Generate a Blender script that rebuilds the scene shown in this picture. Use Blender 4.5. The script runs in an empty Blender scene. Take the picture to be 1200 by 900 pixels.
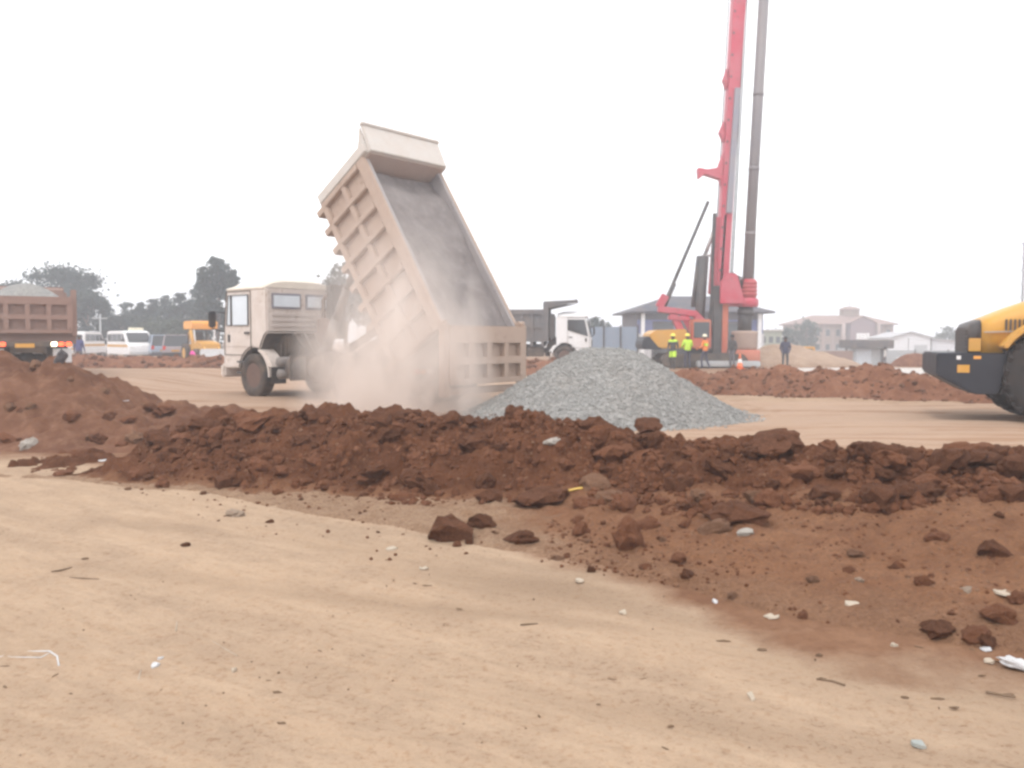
import bpy, bmesh, math, random
from mathutils import Vector, Matrix, noise
random.seed(7)
S = bpy.context.scene
COL = S.collection
R = math.radians
PI = math.pi
CH = 1.5                      # camera height
FPX = 1000.0                  # focal length in photo pixels (1200 wide)
PITCH = math.atan(0.053)

# ------------------------------------------------------------------ helpers
def at(px, py, D):
    """world point seen at photo pixel (px,py) at depth D"""
    u = (px-600)/FPX; v = (450-py)/FPX
    cy = math.cos(PITCH)+v*math.sin(PITCH); cz = -math.sin(PITCH)+v*math.cos(PITCH)
    return Vector((u*D/cy, D, CH+cz*D/cy))

def lerp(a, b, t): return a+(b-a)*t
def sm(t):
    t = min(1, max(0, t)); return t*t*(3-2*t)
def interp(x, xs, ys):
    if x <= xs[0]: return ys[0]
    for i in range(1, len(xs)):
        if x <= xs[i]:
            return lerp(ys[i-1], ys[i], (x-xs[i-1])/(xs[i]-xs[i-1]))
    return ys[-1]

class MB:
    """collects shapes into one bmesh, links them as one mesh object"""
    def __init__(s): s.bm = bmesh.new(); s.mi = 0
    def _fin(s, geom_faces):
        for f in geom_faces: f.material_index = s.mi
    def box(s, c, d, M=None, bev=0.0):
        t = bmesh.new()
        bmesh.ops.create_cube(t, size=1.0)
        for v in t.verts: v.co = Vector((v.co.x*d[0], v.co.y*d[1], v.co.z*d[2]))
        if bev > 0:
            bmesh.ops.bevel(t, geom=list(t.edges), offset=min(bev, min(d)*.45), segments=2, affect='EDGES')
        m = Matrix.Translation(c)
        if M is not None: m = m @ M.to_4x4()
        s._merge(t, m); return s
    def _merge(s, t, m=None):
        if m is not None: bmesh.ops.transform(t, matrix=m, verts=t.verts)
        mp = {}
        for v in t.verts: mp[v] = s.bm.verts.new(v.co)
        for f in t.faces:
            try:
                nf = s.bm.faces.new([mp[v] for v in f.verts]); nf.material_index = s.mi; nf.smooth = f.smooth
            except ValueError: pass
        t.free()
    def tube(s, a, b, r0, r1=None, n=10, cap=True, smooth=True):
        a = Vector(a); b = Vector(b); r1 = r0 if r1 is None else r1
        ax = (b-a)
        if ax.length < 1e-6: return s
        q = ax.to_track_quat('Z', 'Y').to_matrix()
        A = []; B = []
        for i in range(n):
            w = 2*PI*i/n; o = q @ Vector((math.cos(w), math.sin(w), 0))
            A.append(s.bm.verts.new(a+o*r0)); B.append(s.bm.verts.new(b+o*r1))
        for i in range(n):
            f = s.bm.faces.new((A[i], A[(i+1) % n], B[(i+1) % n], B[i])); f.smooth = smooth; f.material_index = s.mi
        if cap:
            for L in (A[::-1], B):
                f = s.bm.faces.new(L); f.material_index = s.mi
        return s
    def path(s, pts, r, n=8):
        """swept tube through points, one connected skin"""
        pts = [Vector(p) for p in pts]; rings = []
        rr = r if isinstance(r, (list, tuple)) else [r]*len(pts)
        for i, p in enumerate(pts):
            d = (pts[min(i+1, len(pts)-1)]-pts[max(i-1, 0)])
            if d.length < 1e-6: d = Vector((0, 0, 1))
            q = d.to_track_quat('Z', 'Y').to_matrix()
            rings.append([s.bm.verts.new(p+q @ Vector((math.cos(2*PI*k/n), math.sin(2*PI*k/n), 0))*rr[i]) for k in range(n)])
        for a, b in zip(rings, rings[1:]):
            for k in range(n):
                f = s.bm.faces.new((a[k], a[(k+1) % n], b[(k+1) % n], b[k])); f.smooth = True; f.material_index = s.mi
        for L in (rings[0][::-1], rings[-1]):
            f = s.bm.faces.new(L); f.material_index = s.mi
        return s
    def bar(s, a, b, w, h, up=(0, 0, 1), bev=0.0):
        a = Vector(a); b = Vector(b); d = b-a; x = d.normalized()
        y = Vector(up).cross(x)
        if y.length < 1e-4: y = Vector((0, 1, 0)).cross(x)
        y.normalize(); z = x.cross(y)
        M = Matrix((x, y, z)).transposed()
        return s.box((a+b)/2, (d.length, w, h), M, bev)
    def lathe(s, prof, M=None, n=24, smooth=True, closed=False):
        """prof: (r, z) revolved around z"""
        rings = []
        M = Matrix.Identity(4) if M is None else M
        for r, z in prof:
            rings.append([s.bm.verts.new(M @ Vector((max(r, 1e-4)*math.cos(2*PI*k/n), max(r, 1e-4)*math.sin(2*PI*k/n), z))) for k in range(n)])
        pr = list(zip(rings, rings[1:]))
        if closed: pr.append((rings[-1], rings[0]))
        for a, b in pr:
            for k in range(n):
                f = s.bm.faces.new((a[k], a[(k+1) % n], b[(k+1) % n], b[k])); f.smooth = smooth; f.material_index = s.mi
        if not closed:
            for L in (rings[0][::-1], rings[-1]):
                f = s.bm.faces.new(L); f.material_index = s.mi
        return s
    def prism(s, poly, y0, y1, axis='y', bev=0.0):
        """polygon in (x,z) extruded along y (axis 'y'), (y,z) along x or (x,y) along z"""
        def mk(a, b, w):
            return {'y': (a, w, b), 'x': (w, a, b), 'z': (a, b, w)}[axis]
        t = bmesh.new()
        A = [t.verts.new(mk(a, b, y0)) for a, b in poly]
        B = [t.verts.new(mk(a, b, y1)) for a, b in poly]
        n = len(poly)
        caps = [t.faces.new(A[::-1]), t.faces.new(B)]
        for i in range(n): t.faces.new((A[i], A[(i+1) % n], B[(i+1) % n], B[i]))
        bmesh.ops.recalc_face_normals(t, faces=t.faces)
        if bev > 0:
            bmesh.ops.bevel(t, geom=list(t.edges), offset=bev, segments=2, affect='EDGES')
        bmesh.ops.triangulate(t, faces=[f for f in t.faces if len(f.verts) > 4])
        s._merge(t); return s
    def quad(s, a, b, c, d):
        f = s.bm.faces.new([s.bm.verts.new(p) for p in (a, b, c, d)]); f.material_index = s.mi; return s
    def loft(s, rings, smooth=True, cap=True):
        V = [[s.bm.verts.new(p) for p in r] for r in rings]; n = len(V[0])
        for a, b in zip(V, V[1:]):
            for k in range(n):
                f = s.bm.faces.new((a[k], a[(k+1) % n], b[(k+1) % n], b[k])); f.smooth = smooth; f.material_index = s.mi
        if cap:
            for L in (V[0][::-1], V[-1]):
                f = s.bm.faces.new(L); f.material_index = s.mi
        return s
    def build(s, name, mats, parent=None, recalc=True):
        if recalc: bmesh.ops.recalc_face_normals(s.bm, faces=s.bm.faces)
        me = bpy.data.meshes.new(name); s.bm.to_mesh(me); s.bm.free()
        for m in (mats if isinstance(mats, (list, tuple)) else [mats]): me.materials.append(m)
        o = bpy.data.objects.new(name, me); COL.objects.link(o)
        if parent is not None: o.parent = parent
        return o

def tag(o, label=None, cat=None, group=None, kind=None):
    if label: o['label'] = label
    if cat: o['category'] = cat
    if group: o['group'] = group
    if kind: o['kind'] = kind
    return o
def thing(name, label, cat, loc=(0, 0, 0), rz=0.0, group=None):
    o = bpy.data.objects.new(name, None); COL.objects.link(o)
    o.location = loc; o.rotation_euler = (0, 0, rz); o.empty_display_size = .2
    return tag(o, label, cat, group)

# ------------------------------------------------------------------ materials
def nodes(name):
    m = bpy.data.materials.new(name); m.use_nodes = True
    nt = m.node_tree; nt.nodes.clear()
    out = nt.nodes.new('ShaderNodeOutputMaterial'); b = nt.nodes.new('ShaderNodeBsdfPrincipled')
    nt.links.new(b.outputs[0], out.inputs['Surface'])
    return m, nt, b, out
def N(nt, t, **kw):
    n = nt.nodes.new(t)
    for k, v in kw.items():
        if k in n.inputs: n.inputs[k].default_value = v
        else: setattr(n, k, v)
    return n
def tex(nt, scale, detail=4, rough=.6, stretch=None, coord='Object', dist=0.0):
    tc = N(nt, 'ShaderNodeTexCoord'); n = N(nt, 'ShaderNodeTexNoise')
    n.inputs['Scale'].default_value = scale; n.inputs['Detail'].default_value = detail; n.inputs['Roughness'].default_value = rough
    n.inputs['Distortion'].default_value = dist
    if stretch:
        mp = N(nt, 'ShaderNodeMapping'); mp.inputs['Scale'].default_value = stretch
        nt.links.new(tc.outputs[coord], mp.inputs[0]); nt.links.new(mp.outputs[0], n.inputs['Vector'])
    else: nt.links.new(tc.outputs[coord], n.inputs['Vector'])
    return n.outputs[0]
def ramp(nt, fac, a, b, ca=(0, 0, 0), cb=(1, 1, 1)):
    r = N(nt, 'ShaderNodeValToRGB'); r.color_ramp.elements[0].position = a; r.color_ramp.elements[1].position = b
    r.color_ramp.elements[0].color = (*ca, 1); r.color_ramp.elements[1].color = (*cb, 1)
    nt.links.new(fac, r.inputs[0]); return r.outputs[0]
def mix(nt, fac, a, b, mode='MIX'):
    m = N(nt, 'ShaderNodeMix', data_type='RGBA', blend_type=mode)
    for i, v in ((0, fac), (6, a), (7, b)):
        if hasattr(v, 'is_output') or isinstance(v, bpy.types.NodeSocket): nt.links.new(v, m.inputs[i])
        else: m.inputs[i].default_value = v if i == 0 else (*v, 1)
    return m.outputs[2]
def mth(nt, op, a, b=0.0, c=None):
    m = N(nt, 'ShaderNodeMath', operation=op)
    for i, v in enumerate((a, b, c)):
        if v is None: continue
        if isinstance(v, bpy.types.NodeSocket): nt.links.new(v, m.inputs[i])
        else: m.inputs[i].default_value = v
    return m.outputs[0]
def bump(nt, b, h, strength=.5, dist=.02, prev=None):
    n = N(nt, 'ShaderNodeBump'); n.inputs['Strength'].default_value = strength; n.inputs['Distance'].default_value = dist
    nt.links.new(h, n.inputs['Height'])
    if prev is not None: nt.links.new(prev, n.inputs['Normal'])
    nt.links.new(n.outputs[0], b.inputs['Normal']); return n.outputs[0]

DUST = (.46, .33, .235)
MATS = {}
def paint(name, col, rough=.45, dust=.35, metal=0.0, scale=2.0, dustcol=DUST, wear=None, bmp=0.0, lo=.35, hi=.75):
    """painted / plastic / metal surface with settled dust and blotches"""
    m, nt, b, _ = nodes(name)
    n1 = tex(nt, scale, 5, .65); n2 = tex(nt, scale*7, 4, .7)
    v = mix(nt, n2, tuple(c*.88 for c in col), tuple(min(1, c*1.1) for c in col))
    if wear:
        v = mix(nt, ramp(nt, tex(nt, scale*3.1, 6, .75), .58, .68), v, wear)
    f = mth(nt, 'MULTIPLY', ramp(nt, n1, lo, hi), dust)
    c = mix(nt, f, v, dustcol)
    nt.links.new(c, b.inputs['Base Color'])
    b.inputs['Metallic'].default_value = metal
    nt.links.new(mth(nt, 'MULTIPLY_ADD', f, .5, rough), b.inputs['Roughness'])
    b.inputs['Specular IOR Level'].default_value = .4
    if bmp: bump(nt, b, n2, .3, bmp)
    MATS[name] = m; return m

def soil(name, dark, light, pale, lumps=9.0, attr=None, attrcol=None, bd=.03):
    m, nt, b, _ = nodes(name)
    n1 = tex(nt, lumps*.25, 5, .65); n2 = tex(nt, lumps, 6, .72); n3 = tex(nt, lumps*5, 4, .7)
    c = mix(nt, ramp(nt, n1, .35, .68), dark, light)
    c = mix(nt, mth(nt, 'MULTIPLY', ramp(nt, n2, .5, .72), .55), c, pale)
    if attr:
        a = N(nt, 'ShaderNodeAttribute', attribute_name=attr)
        c2 = mix(nt, ramp(nt, n2, .3, .75), attrcol[0], attrcol[1])
        w = mth(nt, 'ADD', a.outputs['Fac'], mth(nt, 'MULTIPLY_ADD', n2, .7, -.35))
        c = mix(nt, ramp(nt, w, .35, .65), c, c2)
    c = mix(nt, mth(nt, 'MULTIPLY', n3, .5), c, tuple(x*.72 for x in dark))
    nt.links.new(c, b.inputs['Base Color'])
    b.inputs['Roughness'].default_value = .95; b.inputs['Specular IOR Level'].default_value = .15
    p = bump(nt, b, n2, .7, bd)
    bump(nt, b, n3, .7, bd*.35, p)
    return m

cream = paint('cream_paint', (.66, .59, .545), .4, .5, dustcol=(.40, .30, .23), wear=(.36, .26, .19), scale=1.3)
cream_rear = paint('cream_sheet_metal', (.58, .51, .48), .45, .45, dustcol=(.38, .295, .24), wear=(.36, .27, .21), scale=1.8)
ramgrey = paint('dusty_ram_steel', (.17, .155, .15), .5, .6, dustcol=(.28, .225, .185), scale=2)
roof_skylit = paint('roof_cream_skylit', (.74, .67, .58), .45, .35, dustcol=(.56, .47, .38), scale=1.3)  # lighter than the cab cream, imitates sky light on the roof cap
bedtan = paint('tan_bed_paint', (.40, .295, .235), .6, .6, dustcol=(.46, .35, .28), wear=(.27, .18, .13), scale=1.2)
bedred = paint('red_brown_bed_paint', (.25, .15, .12), .6, .6, dustcol=(.30, .215, .175), wear=(.16, .09, .07), scale=1.2)
beddark = paint('dark_grey_bed_paint', (.12, .12, .13), .6, .3, scale=1.2)
bedin = paint('bare_bed_steel', (.31, .285, .285), .6, .6, dustcol=(.40, .35, .33), scale=.8, wear=(.23, .205, .205))
headin = paint('brown_headboard_inside', (.40, .30, .26), .6, .5, dustcol=(.45, .37, .33), scale=1.5, wear=(.27, .2, .18))
guardwhite = paint('pale_guard_paint', (.55, .51, .475), .5, .35, scale=2)
chassis = paint('chassis_black', (.055, .045, .04), .6, .75, dustcol=(.22, .16, .12), scale=2.2)
darkmetal = paint('dark_metal', (.06, .058, .062), .5, .45, dustcol=(.2, .16, .13))
rubber = paint('tyre_rubber', (.035, .032, .032), .85, .8, dustcol=(.19, .135, .1), scale=3, bmp=.01)
rubber_dark = paint('dark_tyre_rubber', (.022, .02, .021), .85, .5, dustcol=(.085, .06, .05), scale=3, bmp=.01)
rimmat = paint('dusty_rim', (.12, .07, .055), .6, .6, dustcol=(.2, .13, .10), scale=5)
steel = paint('steel', (.42, .41, .42), .35, .4, metal=.7)
white = paint('white_paint', (.82, .82, .83), .35, .15, scale=1.5)
greywhite = paint('grey_white_paint', (.6, .62, .64), .4, .3)
yellow = paint('machine_yellow', (.62, .315, .045), .4, .25, dustcol=(.48, .34, .2), scale=1.5)
orange = paint('orange_paint', (.85, .38, .06), .45, .2)
rigred_glare = paint('rig_red_glare', (.50, .05, .085), .4, .55, dustcol=(.48, .24, .26), scale=.8, wear=(.26, .06, .06))  # dust colour pinked to imitate glare fading the mast
rigrust = paint('rig_rust_red', (.50, .11, .06), .5, .4, scale=.8)
railgrey = paint('rail_grey', (.24, .24, .29), .45, .3)
kellymat = paint('kelly_steel', (.20, .18, .19), .5, .5, dustcol=(.33, .28, .25), scale=.35, metal=.1)
cwgrey = paint('counterweight_grey', (.017, .019, .03), .5, .18, dustcol=(.08, .07, .07), scale=1.8)
black = paint('black_plastic', (.025, .025, .03), .45, .2)
bluegrey = paint('blue_grey_sheet', (.25, .31, .40), .5, .3, dustcol=(.4, .4, .42))
greysheet = paint('grey_sheet', (.44, .46, .48), .5, .35, dustcol=(.5, .48, .45))
palesheet = paint('pale_sheet', (.62, .68, .74), .5, .25)
silver = paint('silver_blue_paint', (.42, .50, .62), .35, .15)
redcar = paint('dull_red_grey_paint', (.40, .36, .40), .35, .3)
concrete = paint('concrete', (.5, .48, .46), .85, .4, scale=.6)
pink = paint('magenta_cloth', (.7, .06, .32), .8, .1)
plastic_white = paint('white_plastic', (.52, .52, .53), .35, .08, scale=12)
paper = paint('pale_paper', (.40, .34, .27), .8, .35, scale=9)
strapyel = paint('yellow_strap', (.75, .5, .12), .6, .2, scale=9)
twig = paint('dry_twig', (.12, .075, .045), .9, .3, scale=9)

def glass(name, col, rough=.08):
    m, nt, b, _ = nodes(name)
    c = mix(nt, tex(nt, 2.5, 4), tuple(x*.85 for x in col), tuple(min(1, x*1.15) for x in col))
    nt.links.new(c, b.inputs['Base Color']); b.inputs['Roughness'].default_value = rough
    b.inputs['Specular IOR Level'].default_value = .8
    return m
glass_dark = glass('dark_glass', (.03, .032, .036))
glass_pale = glass('skylit_pale_glass', (.62, .67, .72), .25)  # pale colour imitates bright sky seen through the panes
lamp_red = paint('red_lens', (.6, .03, .02), .25, .1)
lamp_orange = paint('amber_lens', (.8, .3, .03), .3, .1)
lamp_clear = paint('clear_lens', (.8, .8, .78), .2, .1)
def emit(name, col, s):
    m, nt, b, _ = nodes(name)
    nz = tex(nt, 14, 2)
    b.inputs['Base Color'].default_value = (*col, 1)
    b.inputs['Emission Color'].default_value = (*col, 1)
    nt.links.new(mth(nt, 'MULTIPLY', nz, s*2), b.inputs['Emission Strength'])
    return m
lit_red = emit('lit_tail_lamp', (1, .12, .04), 1.6)
lit_amber = emit('lit_amber_lamp', (1, .3, .1), 1.8)
lit_white = emit('lit_reverse_lamp', (1, .86, .62), 4)

def cloth(name, col, rough=.9):
    return paint(name, col, rough, .12, scale=5)
skinmat = paint('skin_tone', (.12, .06, .04), .6, .05, scale=9)
hairmat = paint('black_hair', (.02, .018, .018), .8, .05, scale=20)

def leafmat(name, a, b_):
    m, nt, b, _ = nodes(name)
    c = mix(nt, ramp(nt, tex(nt, .9, 4), .35, .65), a, b_)
    oi = N(nt, 'ShaderNodeTexNoise'); oi.inputs['Scale'].default_value = 6
    nt.links.new(c, b.inputs['Base Color']); b.inputs['Roughness'].default_value = .7
    b.inputs['Specular IOR Level'].default_value = .25
    tr = N(nt, 'ShaderNodeBsdfTranslucent'); nt.links.new(c, tr.inputs[0])
    ms = N(nt, 'ShaderNodeMixShader'); ms.inputs[0].default_value = .25
    nt.nodes.remove(oi)
    nt.links.new(b.outputs[0], ms.inputs[1]); nt.links.new(tr.outputs[0], ms.inputs[2])
    out = [n for n in nt.nodes if n.type == 'OUTPUT_MATERIAL'][0]
    nt.links.new(ms.outputs[0], out.inputs['Surface'])
    return m
leaf_dark = leafmat('dark_foliage', (.02, .038, .03), (.04, .062, .045))
leaf_mid = leafmat('grey_green_foliage', (.032, .053, .042), (.055, .082, .058))
leaf_pale = leafmat('pale_olive_foliage', (.06, .078, .055), (.10, .12, .08))
bark = paint('bark', (.14, .10, .08), .9, .3, bmp=.02)

# ------------------------------------------------------------------ world, sun, camera
SUN_EL, SUN_ROT = R(58), R(205)
w = bpy.data.worlds.new('World'); S.world = w; w.use_nodes = True
nt = w.node_tree; nt.nodes.clear()
wo = nt.nodes.new('ShaderNodeOutputWorld'); bg = nt.nodes.new('ShaderNodeBackground'); bg.inputs[1].default_value = .12
sky = nt.nodes.new('ShaderNodeTexSky'); sky.sky_type = 'NISHITA'; sky.sun_disc = False
sky.sun_elevation = SUN_EL; sky.sun_rotation = SUN_ROT; sky.dust_density = 4; sky.air_density = 1.2
tc = nt.nodes.new('ShaderNodeTexCoord'); cn = nt.nodes.new('ShaderNodeTexNoise'); cn.inputs['Scale'].default_value = 2.2; cn.inputs['Detail'].default_value = 5
mp = nt.nodes.new('ShaderNodeMapping'); mp.inputs['Scale'].default_value = (1, 1, 2.6)
nt.links.new(tc.outputs['Generated'], mp.inputs[0]); nt.links.new(mp.outputs[0], cn.inputs['Vector'])
cl = ramp(nt, cn.outputs[0], .3, .7, (.86, .86, .88), (1, 1, 1))
sc = nt.nodes.new('ShaderNodeVectorMath'); sc.operation = 'SCALE'; sc.inputs['Scale'].default_value = 12.5
nt.links.new(cl, sc.inputs[0])
mx = mix(nt, .9, (0, 0, 0), (1, 1, 1))
mxn = nt.nodes[-1]
nt.links.new(sky.outputs[0], mxn.inputs[6]); nt.links.new(sc.outputs[0], mxn.inputs[7])
nt.links.new(mxn.outputs[2], bg.inputs[0]); nt.links.new(bg.outputs[0], wo.inputs[0])

sl = bpy.data.lights.new('Sun', 'SUN'); sl.energy = 1.0; sl.angle = R(14); sl.color = (1, .95, .88)
so = bpy.data.objects.new('Sun', sl); COL.objects.link(so)
sdir = Vector((math.sin(SUN_ROT)*math.cos(SUN_EL), math.cos(SUN_ROT)*math.cos(SUN_EL), math.sin(SUN_EL)))
so.rotation_euler = sdir.to_track_quat('Z', 'Y').to_euler(); so.location = (0, -10, 22)

cam = bpy.data.cameras.new('Camera'); co = bpy.data.objects.new('Camera', cam); COL.objects.link(co)
co.location = (0, 0, CH); co.rotation_euler = (PI/2-PITCH, 0, 0)
cam.sensor_width = 36; cam.lens = 36*FPX/1200; cam.clip_end = 2000; cam.clip_start = .05
S.camera = co
S.view_settings.view_transform = 'Standard'; S.view_settings.look = 'None'
S.view_settings.exposure = 0.38; S.view_settings.gamma = 1; S.view_settings.use_curve_mapping = False
S.render.engine = 'CYCLES'
cy = S.cycles
cy.use_denoising = True
try: cy.denoiser = 'OPENIMAGEDENOISE'
except Exception: pass
cy.use_adaptive_sampling = True; cy.adaptive_threshold = .02
cy.max_bounces = 6; cy.diffuse_bounces = 3; cy.glossy_bounces = 2; cy.transmission_bounces = 3; cy.volume_bounces = 4; cy.transparent_max_bounces = 8
cy.filter_width = 2.8
try: cy.volume_step_rate = 3.0; cy.volume_max_steps = 128
except Exception: pass

# ------------------------------------------------------------------ terrain functions
def ground_base(x, y):
    z = 0.0
    if x < -9 and 22 < y < 36: z += .32*sm((y-22)/2.5)*sm((36-y)/2)*sm((-9-x)/3)
    if y > 44 and x > 2: z -= 1.5*sm((y-44)/42)*sm((x-2)/8)
    return z
TOEX = [-6, -4, -2.9, -2.2, -1, -.24, .56, 1.02, 1.4, 1.75, 2.08, 2.4, 3.5, 5, 9, 14]
TOEY = [10.2, 9.0, 8.3, 7.6, 6.8, 6.1, 5.6, 5.12, 4.64, 4.37, 4.17, 4.02, 3.6, 3.2, 2.6, 2.2]
def ground_z(x, y):
    z = ground_base(x, y)
    a = noise.fractal(Vector((x*.22, y*.22, 3.1)), 1, 2, 3)*.05*min(1, .3+y/20)
    if y < 14:
        a += noise.fractal(Vector((x*.9, y*1.6, 7)), 1, 2, 3)*.014
        if y < 7: a += noise.fractal(Vector((x*4.5, y*7, 1)), 1, 2, 2)*.004
    if 10 < y < 26:     # ruts along the haul road
        t = y-.05*x
        a += (math.sin(t*5.2+noise.noise(Vector((x*.2, y*.4, 0)))*2)*.02)*sm((y-10)/2)*sm((26-y)/3)
    if y > 30: a *= .6
    return z+a
CX = [-6, -4.9, -4.3, -3.7, -2.4, -.93, .35, 1.16, 1.6, 2.3, 3.0, 4.3, 6, 9, 14]
CYv = [10.4, 10.4, 10.5, 10.5, 10.0, 9.3, 8.8, 8.3, 8.0, 7.75, 7.5, 7.2, 6.8, 6.3, 5.6]
HH = [0, .04, .3, .56, .62, .68, .68, .54, .50, .50, .49, .52, .55, .55, .5]
WF = [.9, 1.1, 1.5, 1.9, 1.8, 1.6, 1.5, 1.4, 1.35, 1.3, 1.25, 1.2, 1.2, 1.2, 1.2]
AX = [-4, -2, -.9, .35, 1.6, 3, 4.3, 9, 14]; AV = [0, .03, .06, .12, .25, .35, .42, .45, .4]
def vor(x, y, s, seed=0):
    d, _ = noise.voronoi(Vector((x*s+seed, y*s, seed*.7)))
    return d
def lump(x, y, s, seed=0):
    d = vor(x+.1*noise.noise(Vector((x*3, y*3, seed))), y, s, seed)
    return max(0, 1-d[0]*d[0]*1.9)
def bank_h(x, y):
    """(height over ground, clod weight)"""
    yc = interp(x, CX, CYv)+.18*noise.noise(Vector((x*.9, 2, 0)))
    H = interp(x, CX, HH)*(1+.16*noise.noise(Vector((x*.7, 5, 0)))); A = interp(x, AX, AV)
    foot = yc-interp(x, CX, WF)+.25*noise.noise(Vector((x*1.1, 9, 0)))
    toe = min(interp(x, TOEX, TOEY), foot-.15)
    if x < -6 or H <= 0: return -.1, 0
    if y < toe: h = -.12*min(1, (toe-y)/.4); wgt = 0
    elif y < foot: t = (y-toe)/(foot-toe); h = A*(t**.75); wgt = .25*sm(t*2)*min(1, A*4+.2)
    elif y < yc:
        t = (y-foot)/(yc-foot); h = A+(H-A)*sm(t**.8); wgt = .25+.75*sm(t*3)
    else:
        t = (y-yc)/1.7; h = H*(1-sm(t)) if t < 1 else -.12*min(1, (t-1)/.3); wgt = 1-.8*sm(t)
        if t > 1: wgt = 0
    n = 0
    if wgt > 0:
        n = wgt*(.13*lump(x, y, 2.1, 1)+.13*lump(x, y, 3.9, 2)*(.6+noise.noise(Vector((x*1.3, y*1.3, 4))))+.085*lump(x, y, 7.5, 3)*(.6+noise.noise(Vector((x*2.1, y*2.1, 8))))+.045*lump(x, y, 14, 4)+.022*noise.noise(Vector((x*21, y*21, 0)))-.16)
        n += .022*noise.noise(Vector((x*5, y*5, 2)))+.018*lump(x, y, 10, 9)+.01*noise.noise(Vector((x*19, y*19, 2)))
    return h+n, wgt
def heap_h(x, y):
    # left heap with a long low tail towards the right
    d = math.hypot((x+9.0)/3.9, (y-14.2)/2.7)
    h = 1.27*max(0, 1-d)**.85 if d < 1 else -.15*min(1, (d-1)*4)
    d2 = math.hypot((x+5.4)/2.6, (y-13.0)/1.9)
    h2 = .42*(1-d2*d2) if d2 < 1 else -.15*min(1, (d2-1)*4)
    d3 = math.hypot((x+7.5)/1.7, (y-13.9)/1.9)
    if d3 < 1: h = max(h, 1.12*(1-d3)**.6)
    hh = max(h, h2); wgt = sm(hh*4)
    if wgt > 0:
        hh += wgt*(.17*lump(x, y, 1.3, 6)+.13*lump(x, y, 2.6, 7)*(.6+noise.noise(Vector((x, y, 9))))+.09*lump(x, y, 5, 8)+.05*lump(x, y, 9, 8)+.03*noise.noise(Vector((x*12, y*12, 5)))-.17)
    return hh, wgt
def gravel_h(x, y):
    dx = x-1.95; dy = y-17.0
    r = math.hypot(dx/(2.95 if dx < 0 else 2.72), dy/2.7)+.05*noise.noise(Vector((math.atan2(dy, dx)*1.3, 1, 2)))
    if r > 1: return -.12*min(1, (r-1)*5), 0
    h0 = 1.62*((1-r)**1.12); h = 1.33-.09*math.log(1+math.exp((1.33-h0)/.09)) if h0 > .5 else h0-.0001
    return h+(.09*noise.noise(Vector((math.atan2(dy, dx)*2.2, r*1.2, 0)))+.03*noise.noise(Vector((x*5, y*5, 0))))*min(1, 3*(1-r))*min(1, r*3), 1-r
def farbank_h(x, y):
    # bank on the far side of the haul road, right of the gravel
    yc = 25.2-.62*(x-5)
    if x > 11: yc = 25.2-.62*6-.15*(x-11)
    H = interp(x, [3.6, 4.6, 5.5, 7, 8.6, 10, 11.2, 12.3, 16, 20], [0, .45, .6, .62, .66, .68, .42, .36, .35, 0])*(1+.25*noise.noise(Vector((x*1.1, 3, 1))))
    d = (y-yc)/(1.9 if y < yc else 2.0)
    if abs(d) > 1 or H <= 0: return -.12*min(1, (abs(d)-1)*3+.2), 0
    h = H*(1-sm(abs(d))); g = 1-abs(d)
    h += sm(g*3)*(.16*lump(x, y, 1.4, 11)+.09*lump(x, y, 3.1, 12)+.03*noise.noise(Vector((x*9, y*9, 5)))-.10)
    return h, g
def leftbank_h(x, y):
    yc = 36.5
    H = interp(x, [-24, -22, -19, -15, -11, -6, -1, 3, 4.5], [0, .7, .72, .68, .72, .62, .6, .45, 0])*(1+.15*noise.noise(Vector((x*.7, 3, 4))))
    d = (y-yc)/2.0
    if abs(d) > 1 or H <= 0: return -.12, 0
    h = H*(1-sm(abs(d))**1.3)
    h += sm((1-abs(d))*3)*(.15*lump(x, y, 1.2, 21)+.08*lump(x, y, 2.8, 22)-.08)
    return h, 1-abs(d)
def tan_h(x, y):
    d = math.hypot((x-15.6)/4.4, (y-49)/2.5)
    if d > 1: return -.2, 0
    return 1.25*(1-d)**.8+.12*noise.noise(Vector((x*1.1, y*1.1, 3)))*(1-d)+.16*lump(x, y, 1.1, 31)*(1-d)**.5+.08*lump(x, y, 2.6, 32)*(1-d)**.5, 1-d
def small_h(x, y):
    d = math.hypot((x-22.2)/1.35, (y-47)/1.2)
    if d > 1: return -.2, 0
    return .72*(1-d*d)**.9+.08*lump(x, y, 2, 33)*(1-d), 1-d
def surf(x, y):
    g = ground_z(x, y); m = 0
    if 2 < y < 13: m = max(m, bank_h(x, y)[0])
    if x < -2.5 and 10 < y < 18: m = max(m, heap_h(x, y)[0])
    if -2 < x < 6 and 13 < y < 21: m = max(m, gravel_h(x, y)[0])
    if x > 3 and 15 < y < 29: m = max(m, farbank_h(x, y)[0])
    return g+m
def hit(px, py):
    """point of the terrain under a photo pixel"""
    D = 2.5
    while D < 60:
        p = at(px, py, D)
        if p.z <= surf(p.x, p.y): return p
        D += .02+D*.002
    return p

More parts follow.
